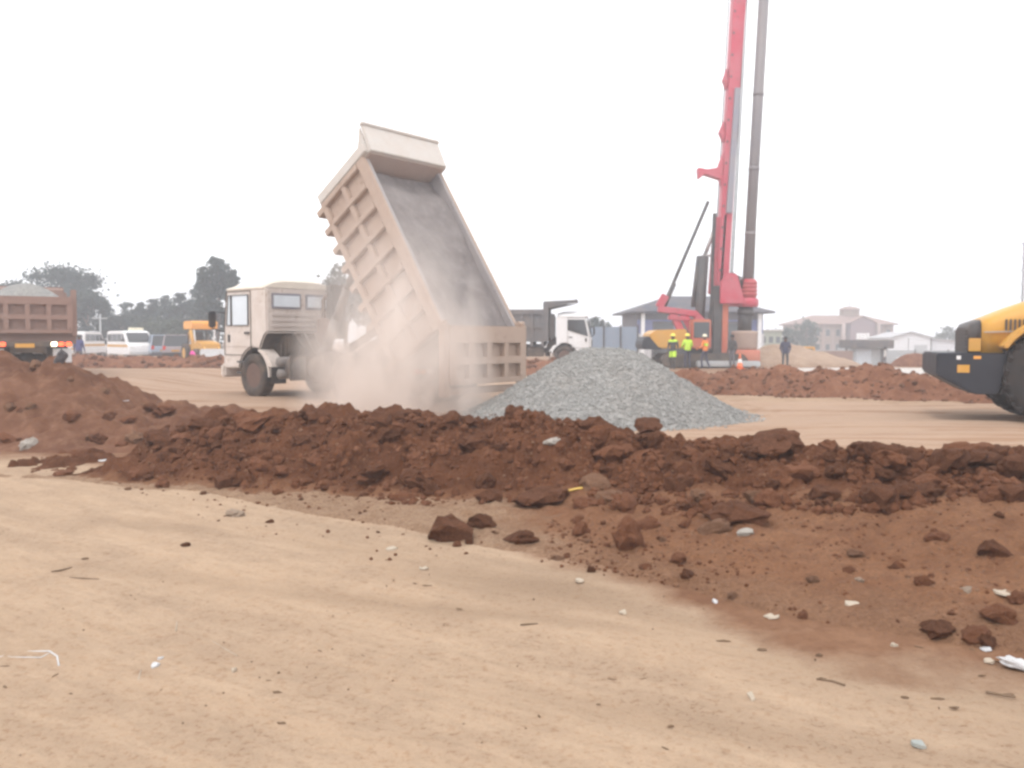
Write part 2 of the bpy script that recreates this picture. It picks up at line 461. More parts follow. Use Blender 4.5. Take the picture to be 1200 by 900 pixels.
# ------------------------------------------------------------------ ground sheet
def fan_lines():
    ys = [-6.0]; y = -6.0
    while y < 420:
        y += max(.055 if 2 < y < 9 else (.4 if y < 2 else .08), .014*y); ys.append(y)
    return ys
YS = fan_lines()
NU = 230
US = [1.7*(abs(t)**1.35)*(1 if t > 0 else -1) for t in [(i/NU*2-1) for i in range(NU+1)]]
def track_w(x, y):
    """old wheel tracks pressed into the sand, 0..1"""
    if y > 11.5: return 0
    toe = interp(x, TOEX, TOEY); k = .55+.9*noise.noise(Vector((x*.7, y*.7, 50))); w = 0
    d = toe-y-.75
    if x > -1.5: w = max(w, .7*math.exp(-(d/.4)**2))
    for c_, g_, wd in ((5.6, -.42, .17), (7.2, -.45, .17), (3.55, -.33, .14), (4.6, -.36, .14)):
        w = max(w, .6*math.exp(-((y-c_-g_*x-.12*noise.noise(Vector((x*.6, c_, 3))))/wd)**2))
    return max(0, min(1, w*k*1.3))
def soil_w(x, y):
    """how much red earth lies on the pale sand"""
    toe = interp(x, TOEX, TOEY)
    s = sm((y-toe+interp(x, [-1.2, .4, 1.2], [-.1, .5, .95])+.45*noise.noise(Vector((x*1.2, y*1.2, 40)))+.2*noise.noise(Vector((x*4, y*4, 41))))/.95)
    if y > 9.5: s = max(s*sm((12.3-y)/1.2) if y > 11 else s, .25 if x > 3 else 0)
    if x < -3.2 and y > 9: s = max(s, sm(1.3-math.hypot((x+8)/5, (y-13.6)/3.2)))
    if y > 26: s = max(s, .55*sm((y-26)/4))
    if y > 12 and x > 2.5: s = max(s, .3)
    return s
bm = bmesh.new(); bm.verts.layers.float.new('soil'); bm.verts.layers.float.new('track'); lay = bm.verts.layers.float['soil']; lay2 = bm.verts.layers.float['track']; rows = []
for y in YS:
    row = []
    for u in US:
        x = u*(y+9.5)
        v = bm.verts.new((x, y, ground_z(x, y))); tw_ = track_w(x, y) if 2 < y < 11.5 else 0; v.co.z -= .014*tw_; v[lay2] = tw_; v[lay] = soil_w(x, y) if y < 60 else .5
        row.append(v)
    rows.append(row)
for a, b in zip(rows, rows[1:]):
    for i in range(NU):
        f = bm.faces.new((a[i], a[i+1], b[i+1], b[i])); f.smooth = True
me = bpy.data.meshes.new('ground'); bm.to_mesh(me); bm.free()
m, nt, b, _ = nodes('sandy_earth')
def rtex(scale, detail, rough, stretch, ang):
    tcx = N(nt, 'ShaderNodeTexCoord'); mp = N(nt, 'ShaderNodeMapping'); mp.vector_type = 'POINT'
    r1_ = N(nt, 'ShaderNodeMapping'); r1_.inputs['Rotation'].default_value = (0, 0, R(ang)); mp.inputs['Scale'].default_value = stretch
    n = N(nt, 'ShaderNodeTexNoise'); n.inputs['Scale'].default_value = scale; n.inputs['Detail'].default_value = detail; n.inputs['Roughness'].default_value = rough; n.inputs['Distortion'].default_value = .4
    nt.links.new(tcx.outputs['Object'], r1_.inputs[0]); nt.links.new(r1_.outputs[0], mp.inputs[0]); nt.links.new(mp.outputs[0], n.inputs['Vector'])
    return n.outputs[0]
n0 = tex(nt, .45, 5, .6); n1 = tex(nt, 1.5, 6, .7); n2 = tex(nt, 9, 6, .75); n3 = tex(nt, 60, 5, .75); n4 = tex(nt, 240, 3, .7)
ns = rtex(1.3, 6, .68, (.22, 1.7, 1), 38); ns2 = rtex(3.2, 5, .7, (.25, 1.4, 1), 30)
ns3 = rtex(16, 5, .75, (.3, 1.3, 1), 33); n5 = tex(nt, 28, 5, .8)
c = mix(nt, ramp(nt, n0, .25, .75), (.325, .207, .128), (.41, .278, .18))
c = mix(nt, mth(nt, 'MULTIPLY', ramp(nt, ns, .42, .64), .75), c, (.215, .137, .088))
c = mix(nt, mth(nt, 'MULTIPLY', ramp(nt, ns2, .45, .66), .6), c, (.46, .325, .22))
c = mix(nt, mth(nt, 'MULTIPLY', ramp(nt, n1, .48, .68), .7), c, (.22, .137, .086))
c = mix(nt, mth(nt, 'MULTIPLY', ramp(nt, n2, .45, .68), .45), c, (.45, .31, .21))
c = mix(nt, mth(nt, 'MULTIPLY', ramp(nt, ns3, .5, .68), .55), c, (.22, .145, .093))
c = mix(nt, mth(nt, 'MULTIPLY', ramp(nt, n5, .56, .72), .45), c, (.2, .13, .085))
c = mix(nt, mth(nt, 'MULTIPLY', ramp(nt, n5, .44, .3), .4), c, (.48, .37, .27))
c = mix(nt, mth(nt, 'MULTIPLY', ramp(nt, n3, .55, .72), .5), c, (.19, .122, .08))
t_ = N(nt, 'ShaderNodeAttribute', attribute_name='track')
c = mix(nt, mth(nt, 'MULTIPLY', ramp(nt, mth(nt, 'ADD', t_.outputs['Fac'], mth(nt, 'MULTIPLY_ADD', n2, .6, -.3)), .1, 1.0), .55), c, (.215, .145, .095))
a_ = N(nt, 'ShaderNodeAttribute', attribute_name='soil')
red = mix(nt, ramp(nt, n1, .3, .7), (.17, .082, .046), (.25, .137, .08))
red = mix(nt, mth(nt, 'MULTIPLY', ramp(nt, n2, .45, .7), .55), red, (.115, .053, .03))
wv = mth(nt, 'ADD', a_.outputs['Fac'], mth(nt, 'MULTIPLY_ADD', n1, .5, -.25)); wv = mth(nt, 'ADD', wv, mth(nt, 'MULTIPLY_ADD', n2, .5, -.25))
c = mix(nt, ramp(nt, wv, .15, .8), c, red)
nt.links.new(c, b.inputs['Base Color']); b.inputs['Roughness'].default_value = .95; b.inputs['Specular IOR Level'].default_value = .12
p = bump(nt, b, n2, .5, .04); p = bump(nt, b, n5, .5, .012, p); p = bump(nt, b, n3, .5, .006, p); bump(nt, b, n4, .35, .0015, p)
me.materials.append(m)
g = bpy.data.objects.new('ground', me); COL.objects.link(g); tag(g, 'pale sandy ground with red earth trodden in', None, None, 'structure')

# haul road sheet over the ground
def sheet(name, xs, yf0, yf1, ny, lift, mat, kind='structure'):
    bm = bmesh.new(); rows = []
    for j in range(ny+1):
        row = []
        for x in xs:
            y0 = yf0(x); y1 = yf1(x); y = lerp(y0, y1, j/ny)
            e = min(j, ny-j); lf = lift if 1 <= e else -.03
            row.append(bm.verts.new((x, y, ground_z(x, y)+lf)))
        rows.append(row)
    for a, b in zip(rows, rows[1:]):
        for i in range(len(xs)-1):
            f = bm.faces.new((a[i], a[i+1], b[i+1], b[i])); f.smooth = True
    me = bpy.data.meshes.new(name); bm.to_mesh(me); bm.free(); me.materials.append(mat)
    o = bpy.data.objects.new(name, me); COL.objects.link(o); tag(o, None, None, None, kind); return o
m, nt, b, _ = nodes('haul_road_earth')
n0 = tex(nt, .5, 5, .65, (.12, 1.3, 1)); n1 = tex(nt, 1.5, 6, .7, (.07, 1.9, 1)); n2 = tex(nt, 8, 5, .7, (.5, 1.4, 1))
c = mix(nt, ramp(nt, n0, .3, .7), (.235, .135, .083), (.34, .215, .142))
c = mix(nt, mth(nt, 'MULTIPLY', ramp(nt, n1, .5, .64), .8), c, (.15, .075, .045))
c = mix(nt, mth(nt, 'MULTIPLY', ramp(nt, n1, .46, .34), .75), c, (.42, .305, .225))
c = mix(nt, mth(nt, 'MULTIPLY', n2, .4), c, (.30, .185, .12))
nt.links.new(c, b.inputs['Base Color']); b.inputs['Roughness'].default_value = .95; b.inputs['Specular IOR Level'].default_value = .12
p = bump(nt, b, n2, .5, .03); bump(nt, b, n1, .5, .05, p)
xs = [-26+i*.45 for i in range(110)]
sheet('road', xs, lambda x: 11.6+.35*noise.noise(Vector((x*.5, 0, 4)))+(1.6*sm((-x-1)/3) if x < -1 else 0)-.08*max(0, x), lambda x: 34.6+.5*noise.noise(Vector((x*.6, 0, 4)))-14.5*sm((x-.5)/5.5)-.2*max(0, x-8), 60, .012, m)
xs = [12.3+i*.4 for i in range(38)]
sheet('gravel_path', xs, lambda x: 35+.3*noise.noise(Vector((x*.6, 0, 2))), lambda x: 44+.3*noise.noise(Vector((x*.6, 8, 2))), 16, .02, concrete)

# ------------------------------------------------------------------ heaps and banks
def field(name, fn, x0, x1, y0, y1, st, mat, label, cat, group=None, loc=None, cut=-.03):
    nx = int((x1-x0)/st); ny = int((y1-y0)/st)
    loc = loc or ((x0+x1)/2, (y0+y1)/2, 0)
    bm = bmesh.new(); bm.verts.layers.float.new('clod'); bm.verts.layers.float.new('sandy'); lay = bm.verts.layers.float['clod']; lay2 = bm.verts.layers.float['sandy']; V = []; hs = []
    for j in range(ny+1):
        r = []; hr = []
        for i in range(nx+1):
            x = x0+i*st; y = y0+j*st
            h, wg = fn(x, y)
            v = bm.verts.new((x-loc[0], y-loc[1], ground_z(x, y)+h-loc[2])); v[lay] = wg; v[lay2] = (1-sm((x+.5)/1.7))*(1-sm((wg-.06)/.4))
            r.append(v); hr.append(h)
        V.append(r); hs.append(hr)
    for j in range(ny):
        for i in range(nx):
            if max(hs[j][i], hs[j][i+1], hs[j+1][i], hs[j+1][i+1]) > cut:
                f = bm.faces.new((V[j][i], V[j][i+1], V[j+1][i+1], V[j+1][i])); f.smooth = True
    bmesh.ops.delete(bm, geom=[v for v in bm.verts if not v.link_faces], context='VERTS')
    me = bpy.data.meshes.new(name); bm.to_mesh(me); bm.free(); me.materials.append(mat)
    o = bpy.data.objects.new(name, me); COL.objects.link(o); o.location = loc
    return tag(o, label, cat, group)
bank_soil = soil('clod_earth', (.085, .036, .021), (.15, .066, .038), (.24, .125, .08), 7, 'clod', None or ((.15, .066, .04), (.105, .045, .027)), .035)
# apron (low clod weight) is drier and paler
def bank_mat():
    m, nt, b, _ = nodes('bank_earth')
    n1 = tex(nt, 1.8, 5, .65); n2 = tex(nt, 7, 6, .72); n3 = tex(nt, 38, 4, .7)
    dk = mix(nt, ramp(nt, n1, .33, .66), (.09, .034, .016), (.185, .077, .039))
    dk = mix(nt, mth(nt, 'MULTIPLY', ramp(nt, n2, .52, .74), .55), dk, (.30, .148, .082))
    ap = mix(nt, ramp(nt, n1, .3, .7), (.225, .103, .053), (.315, .163, .09))
    ap = mix(nt, mth(nt, 'MULTIPLY', ramp(nt, n2, .5, .72), .6), ap, (.135, .06, .036))
    ap = mix(nt, mth(nt, 'MULTIPLY', ramp(nt, n3, .56, .7), .5), ap, (.42, .27, .18))
    a = N(nt, 'ShaderNodeAttribute', attribute_name='clod')
    wv = mth(nt, 'ADD', a.outputs['Fac'], mth(nt, 'MULTIPLY_ADD', n2, .5, -.25))
    ed = mth(nt, 'ADD', a.outputs['Fac'], mth(nt, 'MULTIPLY_ADD', n2, .22, -.11)); ed = mth(nt, 'ADD', ed, mth(nt, 'MULTIPLY_ADD', n1, .2, -.1))
    ap = mix(nt, ramp(nt, ed, .0, .12), mix(nt, ramp(nt, n1, .3, .7), (.22, .115, .066), (.31, .178, .108)), ap)
    sa = N(nt, 'ShaderNodeAttribute', attribute_name='sandy'); sw = mth(nt, 'ADD', sa.outputs['Fac'], mth(nt, 'MULTIPLY_ADD', n2, .8, -.4)); sw = mth(nt, 'ADD', sw, mth(nt, 'MULTIPLY_ADD', n1, .6, -.3))
    ap = mix(nt, ramp(nt, sw, .35, .95), ap, mix(nt, ramp(nt, n2, .3, .7), (.31, .195, .122), (.42, .285, .19)))
    c = mix(nt, ramp(nt, wv, .2, .62), ap, dk)
    c = mix(nt, mth(nt, 'MULTIPLY', ramp(nt, n3, .35, .7), .45), c, (.075, .027, .014))
    nt.links.new(c, b.inputs['Base Color']); b.inputs['Roughness'].default_value = .96; b.inputs['Specular IOR Level'].default_value = .12
    p = bump(nt, b, n2, .9, .07); bump(nt, b, n3, .9, .022, p)
    return m
bankm = bank_mat()
heapm = soil('heap_earth', (.12, .052, .03), (.215, .104, .062), (.32, .185, .12), 5, None, None, .05)
farm = soil('far_bank_earth', (.16, .066, .036), (.27, .125, .073), (.36, .20, .125), 4, None, None, .05)
tanm = soil('tan_heap_earth', (.32, .22, .155), (.42, .30, .22), (.5, .38, .29), 3, None, None, .05)
# gravel
m, nt, b, _ = nodes('crushed_stone')
tcg = N(nt, 'ShaderNodeTexCoord'); vg = N(nt, 'ShaderNodeTexVoronoi'); vg.inputs['Scale'].default_value = 19
nt.links.new(tcg.outputs['Object'], vg.inputs['Vector'])
hs = N(nt, 'ShaderNodeSeparateColor'); nt.links.new(vg.outputs['Color'], hs.inputs[0])
c = mix(nt, hs.outputs[0], (.20, .198, .19), (.36, .35, .335))
c = mix(nt, mth(nt, 'MULTIPLY', ramp(nt, tex(nt, .9, 4), .4, .7), .5), c, (.32, .29, .26))
c = mix(nt, mth(nt, 'MULTIPLY', ramp(nt, vg.outputs['Distance'], .35, .8), .35), c, (.14, .135, .13))
nt.links.new(c, b.inputs['Base Color']); b.inputs['Roughness'].default_value = .85; b.inputs['Specular IOR Level'].default_value = .2
bump(nt, b, mth(nt, 'SUBTRACT', 1.0, vg.outputs['Distance']), .9, .04)
gravelm = m
gstone = paint('gravel_stone', (.32, .315, .30), .85, .6, dustcol=(.225, .22, .212), scale=1.1, lo=.4, hi=.6)

field('earth_bank', bank_h, -6, 9.5, 2.4, 12.6, .032, bankm, 'long lumpy bank of dark red-brown earth across the foreground in front of the gravel', 'earth bank')
field('earth_heap', heap_h, -13.4, -2.5, 10.6, 17.4, .055, heapm, 'tall heap of red-brown earth in front of the loaded red tipper truck', 'earth heap')
field('earth_bank', farbank_h, 3.4, 19, 15.5, 28.5, .07, farm, 'rough red earth bank between the haul road and the man in the navy jacket', 'earth bank')
field('earth_bank', leftbank_h, -24, 4.6, 34.4, 38.6, .11, farm, 'low red earth bank in front of the parked minibuses and cars', 'earth bank')
field('earth_heap', tan_h, 11, 20.2, 46.3, 51.7, .12, tanm, 'pale tan earth heap behind the worker in navy clothes', 'earth heap')
field('earth_heap', small_h, 20.7, 23.7, 45.7, 48.3, .1, farm, 'small brown earth heap beside the gatehouse', 'earth heap')
gh = field('gravel_heap', gravel_h, -1.4, 5.1, 14, 20, .045, gravelm, 'cone of grey crushed stone freshly tipped behind the tan tipper truck', 'gravel heap')

def blob(seed, sub=2, amp=.35, flat=.75, fr=1.9):
    bm = bmesh.new(); bmesh.ops.create_icosphere(bm, subdivisions=sub, radius=1)
    for v in bm.verts:
        n = v.co.normalized()
        k = 1+amp*noise.noise(n*fr+Vector((seed*3.1, 0, 0)))+amp*.5*noise.noise(n*fr*2.7+Vector((0, seed*2.3, 0)))
        # facets: clip with a few planes
        co = n*k
        v.co = co
    rnd = random.Random(seed)
    for _ in range(8):
        pn = Vector((rnd.gauss(0, 1), rnd.gauss(0, 1), rnd.gauss(0, 1))).normalized(); d = rnd.uniform(.62, .85)
        for v in bm.verts:
            s_ = v.co.dot(pn)-d
            if s_ > 0: v.co -= pn*s_*.85
    for v in bm.verts:
        n = v.co.normalized(); v.co += n*(.07*noise.noise(v.co*4+Vector((seed, 0, 0)))+.05*noise.noise(v.co*9+Vector((0, seed, 0)))); v.co.z *= flat
    for f in bm.faces: f.smooth = False
    return bm
def blob_mesh(name, seed, mat, **kw):
    bm = blob(seed, **kw); me = bpy.data.meshes.new(name); bm.to_mesh(me); bm.free(); me.materials.append(mat); return me
# loose stones on the gravel heap: nobody could count them
mb = MB(); rnd = random.Random(5)
for i in range(8500):
    a = rnd.uniform(0, 2*PI); r = math.sqrt(rnd.random())*1.06 if i < 8100 else 1+abs(rnd.gauss(0, .05))
    x = 1.95+(2.95 if math.cos(a) < 0 else 2.72)*r*math.cos(a); y = 17+2.7*r*math.sin(a)
    if y > 17.6: continue
    z = ground_z(x, y)+max(0, gravel_h(x, y)[0]); s_ = rnd.uniform(.010, .029)*(1+1.2*max(0, r-.7))
    t = bmesh.new(); bmesh.ops.create_cube(t, size=1.6)
    for v in t.verts: v.co = Vector([v.co[k]*rnd.uniform(.5, 1.1) for k in range(3)])*s_
    mb._merge(t, Matrix.Translation((x-gh.location.x, y-gh.location.y, z+s_*.25)) @ Matrix.Rotation(rnd.uniform(0, 6), 4, Vector((rnd.random()-.5, rnd.random()-.5, rnd.random()))))
o = mb.build('loose_stones', gstone, gh); o['kind'] = 'stuff'

# clods
mudm = soil('dried_mud', (.13, .08, .05), (.2, .128, .08), (.26, .17, .11), 30, None, None, .005)
far_rub = soil('far_rubble_earth', (.13, .06, .036), (.22, .11, .068), (.32, .19, .125), 4, None, None, .03)
bank_rub = soil('rubble_earth', (.095, .036, .017), (.175, .073, .038), (.28, .135, .077), 6, None, None, .03)
clod_dark = soil('dark_clod', (.095, .037, .018), (.165, .069, .037), (.27, .13, .074), 9, None, None, .03)
clod_red = soil('red_clod', (.165, .064, .032), (.235, .102, .055), (.32, .165, .096), 9, None, None, .03)
clod_dry = soil('dry_clod', (.18, .092, .055), (.25, .14, .087), (.33, .205, .135), 9, None, None, .025)
stonem = soil('pale_stone', (.27, .20, .15), (.35, .27, .205), (.43, .35, .28), 12, None, None, .01)
pebblew = soil('whitish_stone', (.38, .34, .30), (.47, .43, .385), (.54, .51, .48), 12, None, None, .01)
CM = {k: [blob_mesh('clod', i*7+j, mt, sub=3, amp=.5, flat=.8) for i in range(6)] for j, (k, mt) in enumerate((('dark', clod_dark), ('red', clod_red), ('dry', clod_dry), ('stone', stonem), ('white', pebblew)))}
def put(name, me, p, s, label, cat, group=None, sink=.35, rot=None, rnd=random):
    o = bpy.data.objects.new(name, me); COL.objects.link(o)
    sx, sy, sz = s if isinstance(s, tuple) else (s*rnd.uniform(.8, 1.25), s*rnd.uniform(.8, 1.2), s*rnd.uniform(.7, 1.0))
    o.scale = (sx, sy, sz); o.rotation_euler = rot or (rnd.uniform(-.4, .4), rnd.uniform(-.4, .4), rnd.uniform(0, 6.28))
    o.location = (p.x, p.y, p.z+sz*(.8-2*sink)*.8)
    return tag(o, label, cat, group)
HERO = [ # px, py of base, half width px, kind, height ratio, label
 (526, 634, 27, 'dark', .75, 'largest dark clod on the sand in front of the bank, alone at its foot'),
 (563, 621, 16, 'dark', .75, 'medium dark clod touching the right side of the largest clod on the sand'),
 (611, 639, 15, 'dark', .85, 'round dark clod on the sand right of the largest one, below the flat bank boulder'),
 (634, 594, 24, 'dark', .7, 'broad flat-topped clod at the bank foot just left of the yellow strap'),
 (680, 628, 10, 'red', 1.1, 'small upright reddish clod between the round clod and the forked one'),
 (740, 646, 17, 'red', 1.5, 'tall forked orange-brown clod standing at the edge of the red soil'),
 (763, 622, 13, 'red', .8, 'reddish clod leaning against the top of the tall forked clod'),
 (838, 626, 15, 'dry', .8, 'smooth tan stone tucked under the wide overhanging dark clod'),
 (866, 611, 28, 'dark', .55, 'wide overhanging dark clod above the smooth tan stone'),
 (909, 529, 28, 'dark', .55, 'big flat block of earth standing out on the crest of the bank'),
 (1038, 543, 22, 'dark', .8, 'pointed dark block on the bank crest between flat block and the yellow loader'),
 (1070, 543, 17, 'dark', .7, 'rounded dark block behind the pointed block on the crest'),
 (1034, 585, 15, 'stone', .6, 'long pale smooth stone at the foot of the bank below the pointed block'),
 (1064, 586, 16, 'dark', .9, 'squat brown clod right beside the long pale smooth stone'),
 (1092, 584, 15, 'dark', .9, 'brown clod next in line after the squat one by the long pale stone'),
 (1156, 543, 20, 'dark', .6, 'broad low block on the crest in front of the loader wheel'),
 (275, 606, 10, 'stone', .7, 'pale stone alone on the sand below the left end of the bank'),
 (33, 526, 9, 'white', 1.0, 'white rounded stone at the foot of the tall left heap'),
 (649, 521, 9, 'white', .7, 'whitish stone high on the face of the long bank'),
 (699, 572, 14, 'dry', .8, 'tan block on the bank face just above the yellow strap'),
 (714, 590, 15, 'dry', .7, 'dry tan block lying right of the yellow strap'),
 (944, 566, 24, 'red', .8, 'big reddish boulder half buried below the flat crest block'),
 (855, 540, 22, 'dark', .7, 'dark block on the crest left of the big flat block'),
 (1100, 636, 13, 'red', .6, 'low reddish clod on the bare slope below the squat brown clod'),
 (1168, 652, 16, 'dark', .8, 'darkest clod high on the bare slope near its right end'),
 (1003, 652, 10, 'dry', .6, 'dry clod in the middle of the bare red slope'),
 (1105, 745, 17, 'dark', .7, 'dark clod on the lower edge of the red slope, left of a twin'),
 (1148, 752, 15, 'red', .8, 'brown clod at the lower edge of the slope nearest the white plastic piece'),
 (1176, 728, 18, 'red', .7, 'reddish clod just above the lower edge clods and the white plastic piece'),
 (262, 572, 15, 'dark', .6, 'dark clod at the sandy foot of the bank, near its left end'),
 (187, 572, 10, 'red', .6, 'flat reddish clod on the sand left of the bank'),
 (72, 558, 9, 'red', .6, 'small red clod alone on the sand in front of the tall left heap'),
 (490, 575, 19, 'dark', .7, 'dark block low on the bank face above the largest sand clod'),
 (760, 505, 16, 'dark', .7, 'dark block on the crest right in front of the gravel cone'),
 (52, 421, 9, 'stone', 1.3, 'tan upright boulder on top of the tall left heap'),
 (890, 590, 14, 'dry', .8, 'dry tan clod between the overhanging clod and the bare slope'),
 (820, 588, 13, 'dry', .75, 'dry clod on the bank face above the smooth tan stone'),
 (217, 641, 5, 'dark', .7, 'tiny dark clod alone on the open sand'),
 (875, 628, 8, 'white', .7, 'pale flake of stone right below the overhanging clod'),
 (1007, 683, 6, 'stone', .7, 'little pale stone midway down the bare red slope'),
 (1133, 695, 8, 'stone', .7, 'pale rough stone on the slope above the lower edge clods'),
]
rnd = random.Random(3)
for i, (px, py, hw, k, ar, lb) in enumerate(HERO):
    p = hit(px, py); r = hw/FPX*p.y*1.25
    nm, ct = ('stone', 'stone') if k in ('stone', 'white') else ('clod', 'earth clod')
    put(nm, CM[k][i % 6], p+Vector((0, r*.5, 0)), (r, r*rnd.uniform(.75, 1), r*ar), lb, ct, None, .22, (rnd.uniform(-.2, .2), rnd.uniform(-.2, .2), rnd.uniform(0, 6.28)), rnd)
# small clods in four groups nobody could tell apart inside
def scatter(n, region, kinds, smin, smax, label, group, seed, name='clod', cat='earth clod'):
    rnd = random.Random(seed); c = 0
    while c < n:
        px, py = region(rnd); p = hit(px, py)
        s_ = smin*(smax/smin)**(rnd.random()**1.3)
        put(name, CM[rnd.choice(kinds)][rnd.randrange(6)], p, s_, label, cat, group, .3, None, rnd); c += 1
def crest_px(px): return interp(px, [120, 200, 250, 500, 640, 740, 800, 900, 1000, 1200], [535, 505, 488, 484, 486, 510, 516, 518, 528, 530])
def r_face(r):
    px = r.uniform(160, 1195); t = r.random()
    return px, crest_px(px)+lerp(2, interp(px, [160, 300, 500, 800, 1200], [45, 95, 110, 90, 60]), t)
def r_crest(r):
    px = r.uniform(180, 1195); return px, crest_px(px)+r.uniform(0, 14)
def r_slope(r):
    px = r.uniform(640, 1198); y0 = interp(px, [640, 800, 1200], [610, 610, 590]); y1 = interp(px, [640, 800, 900, 1000, 1200], [655, 690, 715, 738, 768])
    return px, lerp(y0, y1, r.random())
def r_foot(r):
    px = r.uniform(130, 720); return px, interp(px, [130, 300, 500, 720], [565, 598, 625, 650])+r.gauss(0, 15)
def r_heap(r):
    px = r.uniform(2, 300); y0 = interp(px, [0, 20, 60, 140, 250, 300], [425, 420, 425, 465, 490, 495]); return px, lerp(y0, 522, r.random())
scatter(118, r_face, ['dark', 'dark', 'dark', 'red', 'red'], .04, .16, 'brown clod of loose earth on the face of the long foreground bank', 'clods on the bank face', 21)
scatter(44, r_crest, ['dark', 'dark', 'red'], .07, .2, 'dark clod of earth along the crest of the long foreground bank', 'clods along the bank crest', 22)
scatter(42, r_slope, ['dark', 'red', 'red', 'dry'], .018, .06, 'small earth clod strewn over the bare red slope of the foreground bank', 'clods on the bare slope', 23)
scatter(15, r_foot, ['dark', 'red', 'dry'], .012, .045, 'small crumb of earth strewn on the sand along the bank foot', 'crumbs along the bank foot', 24)
scatter(36, r_heap, ['dark', 'red', 'dry'], .05, .17, 'earth clod on the slope of the tall left heap', 'clods on the left heap', 25)
# fine crumbs, uncountable
mb = MB(); rnd = random.Random(11)
def crumb(p, s_):
    t = bmesh.new(); bmesh.ops.create_icosphere(t, subdivisions=1, radius=s_)
    for v in t.verts: v.co = Vector([v.co[k]*rnd.uniform(.6, 1.2) for k in range(3)])
    mb._merge(t, Matrix.Translation(p))
for i in range(3600):
    q = rnd.random()
    px, py = r_slope(rnd) if q < .5 else (r_face(rnd) if q < .96 else r_foot(rnd))
    p = hit(px, py)
    if q < .5 and noise.noise(Vector((p.x*2.2, p.y*2.2, 14))) < rnd.uniform(-.35, .35): continue
    crumb(p, rnd.uniform(.006, .022)*(p.y/6.5))
for i in range(3200):
    px, py = r_face(rnd) if rnd.random() < .8 else r_crest(rnd)
    p = hit(px, py)
    if noise.noise(Vector((p.x*1.6, p.y*1.6, 6)))+rnd.uniform(-.4, .4) > -.1: crumb(p, .02*(3.2**rnd.random()))
o = mb.build('earth_rubble', bank_rub)
mb = MB()
for i in range(2600):
    px, py = r_slope(rnd) if rnd.random() < .65 else r_face(rnd)
    p = hit(px, py); crumb(p, rnd.uniform(.004, .018)*(p.y/6.5))
o2 = mb.build('dry_rubble', clod_dry); tag(o2, 'dry pale crumbs of earth over bank and slope', 'earth crumbs', None, 'stuff')
tag(o, 'fine crumbs of red earth strewn over bank and slope', 'earth crumbs', None, 'stuff')
mb = MB()
for i in range(260):
    px = rnd.uniform(0, 1200); py = rnd.uniform(560, 898)
    p = at(px, py, CH/((py-397)/FPX)); p.z = ground_z(p.x, p.y)
    if rnd.random() < .92 and noise.noise(Vector((p.x*.9, p.y*.9, 2))) < .12: continue
    crumb(p, rnd.uniform(.002, .007))
for i in range(150):
    px = rnd.uniform(0, 1200); py = 560+340*rnd.random()**1.2
    p = at(px, py, CH/((py-397)/FPX)); 
    if noise.noise(Vector((p.x*1.1, p.y*1.1, 21))) < rnd.uniform(-.2, .4): continue
    p.z = ground_z(p.x, p.y); L_ = rnd.uniform(.006, .035); W_ = rnd.uniform(.003, .010)
    t = bmesh.new(); bmesh.ops.create_icosphere(t, subdivisions=1, radius=1)
    for v in t.verts: v.co = Vector((v.co.x*L_*rnd.uniform(.6, 1), v.co.y*W_*rnd.uniform(.6, 1), v.co.z*.0035))
    mb._merge(t, Matrix.Translation(p) @ Matrix.Rotation(rnd.gauss(-.5, .6), 4, 'Z'))
o = mb.build('sand_debris', mudm); tag(o, 'tiny grit and crumbs on the open sand', 'grit', None, 'stuff')
mb = MB()
for i in range(900):
    x = rnd.uniform(4, 16); yc = 25.2-.62*(min(x, 11)-5)-.15*max(0, x-11); y = yc+rnd.uniform(-2.2, .5)
    h = farbank_h(x, y)[0]
    crumb(Vector((x, y, ground_z(x, y)+max(0, h))), .022*(4.5**rnd.random()**1.5))
for i in range(500):
    x = rnd.uniform(-23, 2); y = rnd.uniform(34.2, 37)
    crumb(Vector((x, y, ground_z(x, y)+max(0, leftbank_h(x, y)[0]))), rnd.uniform(.04, .16))
o = mb.build('earth_rubble', far_rub); tag(o, 'clods and rubble over the two far earth banks', 'rubble', None, 'stuff')

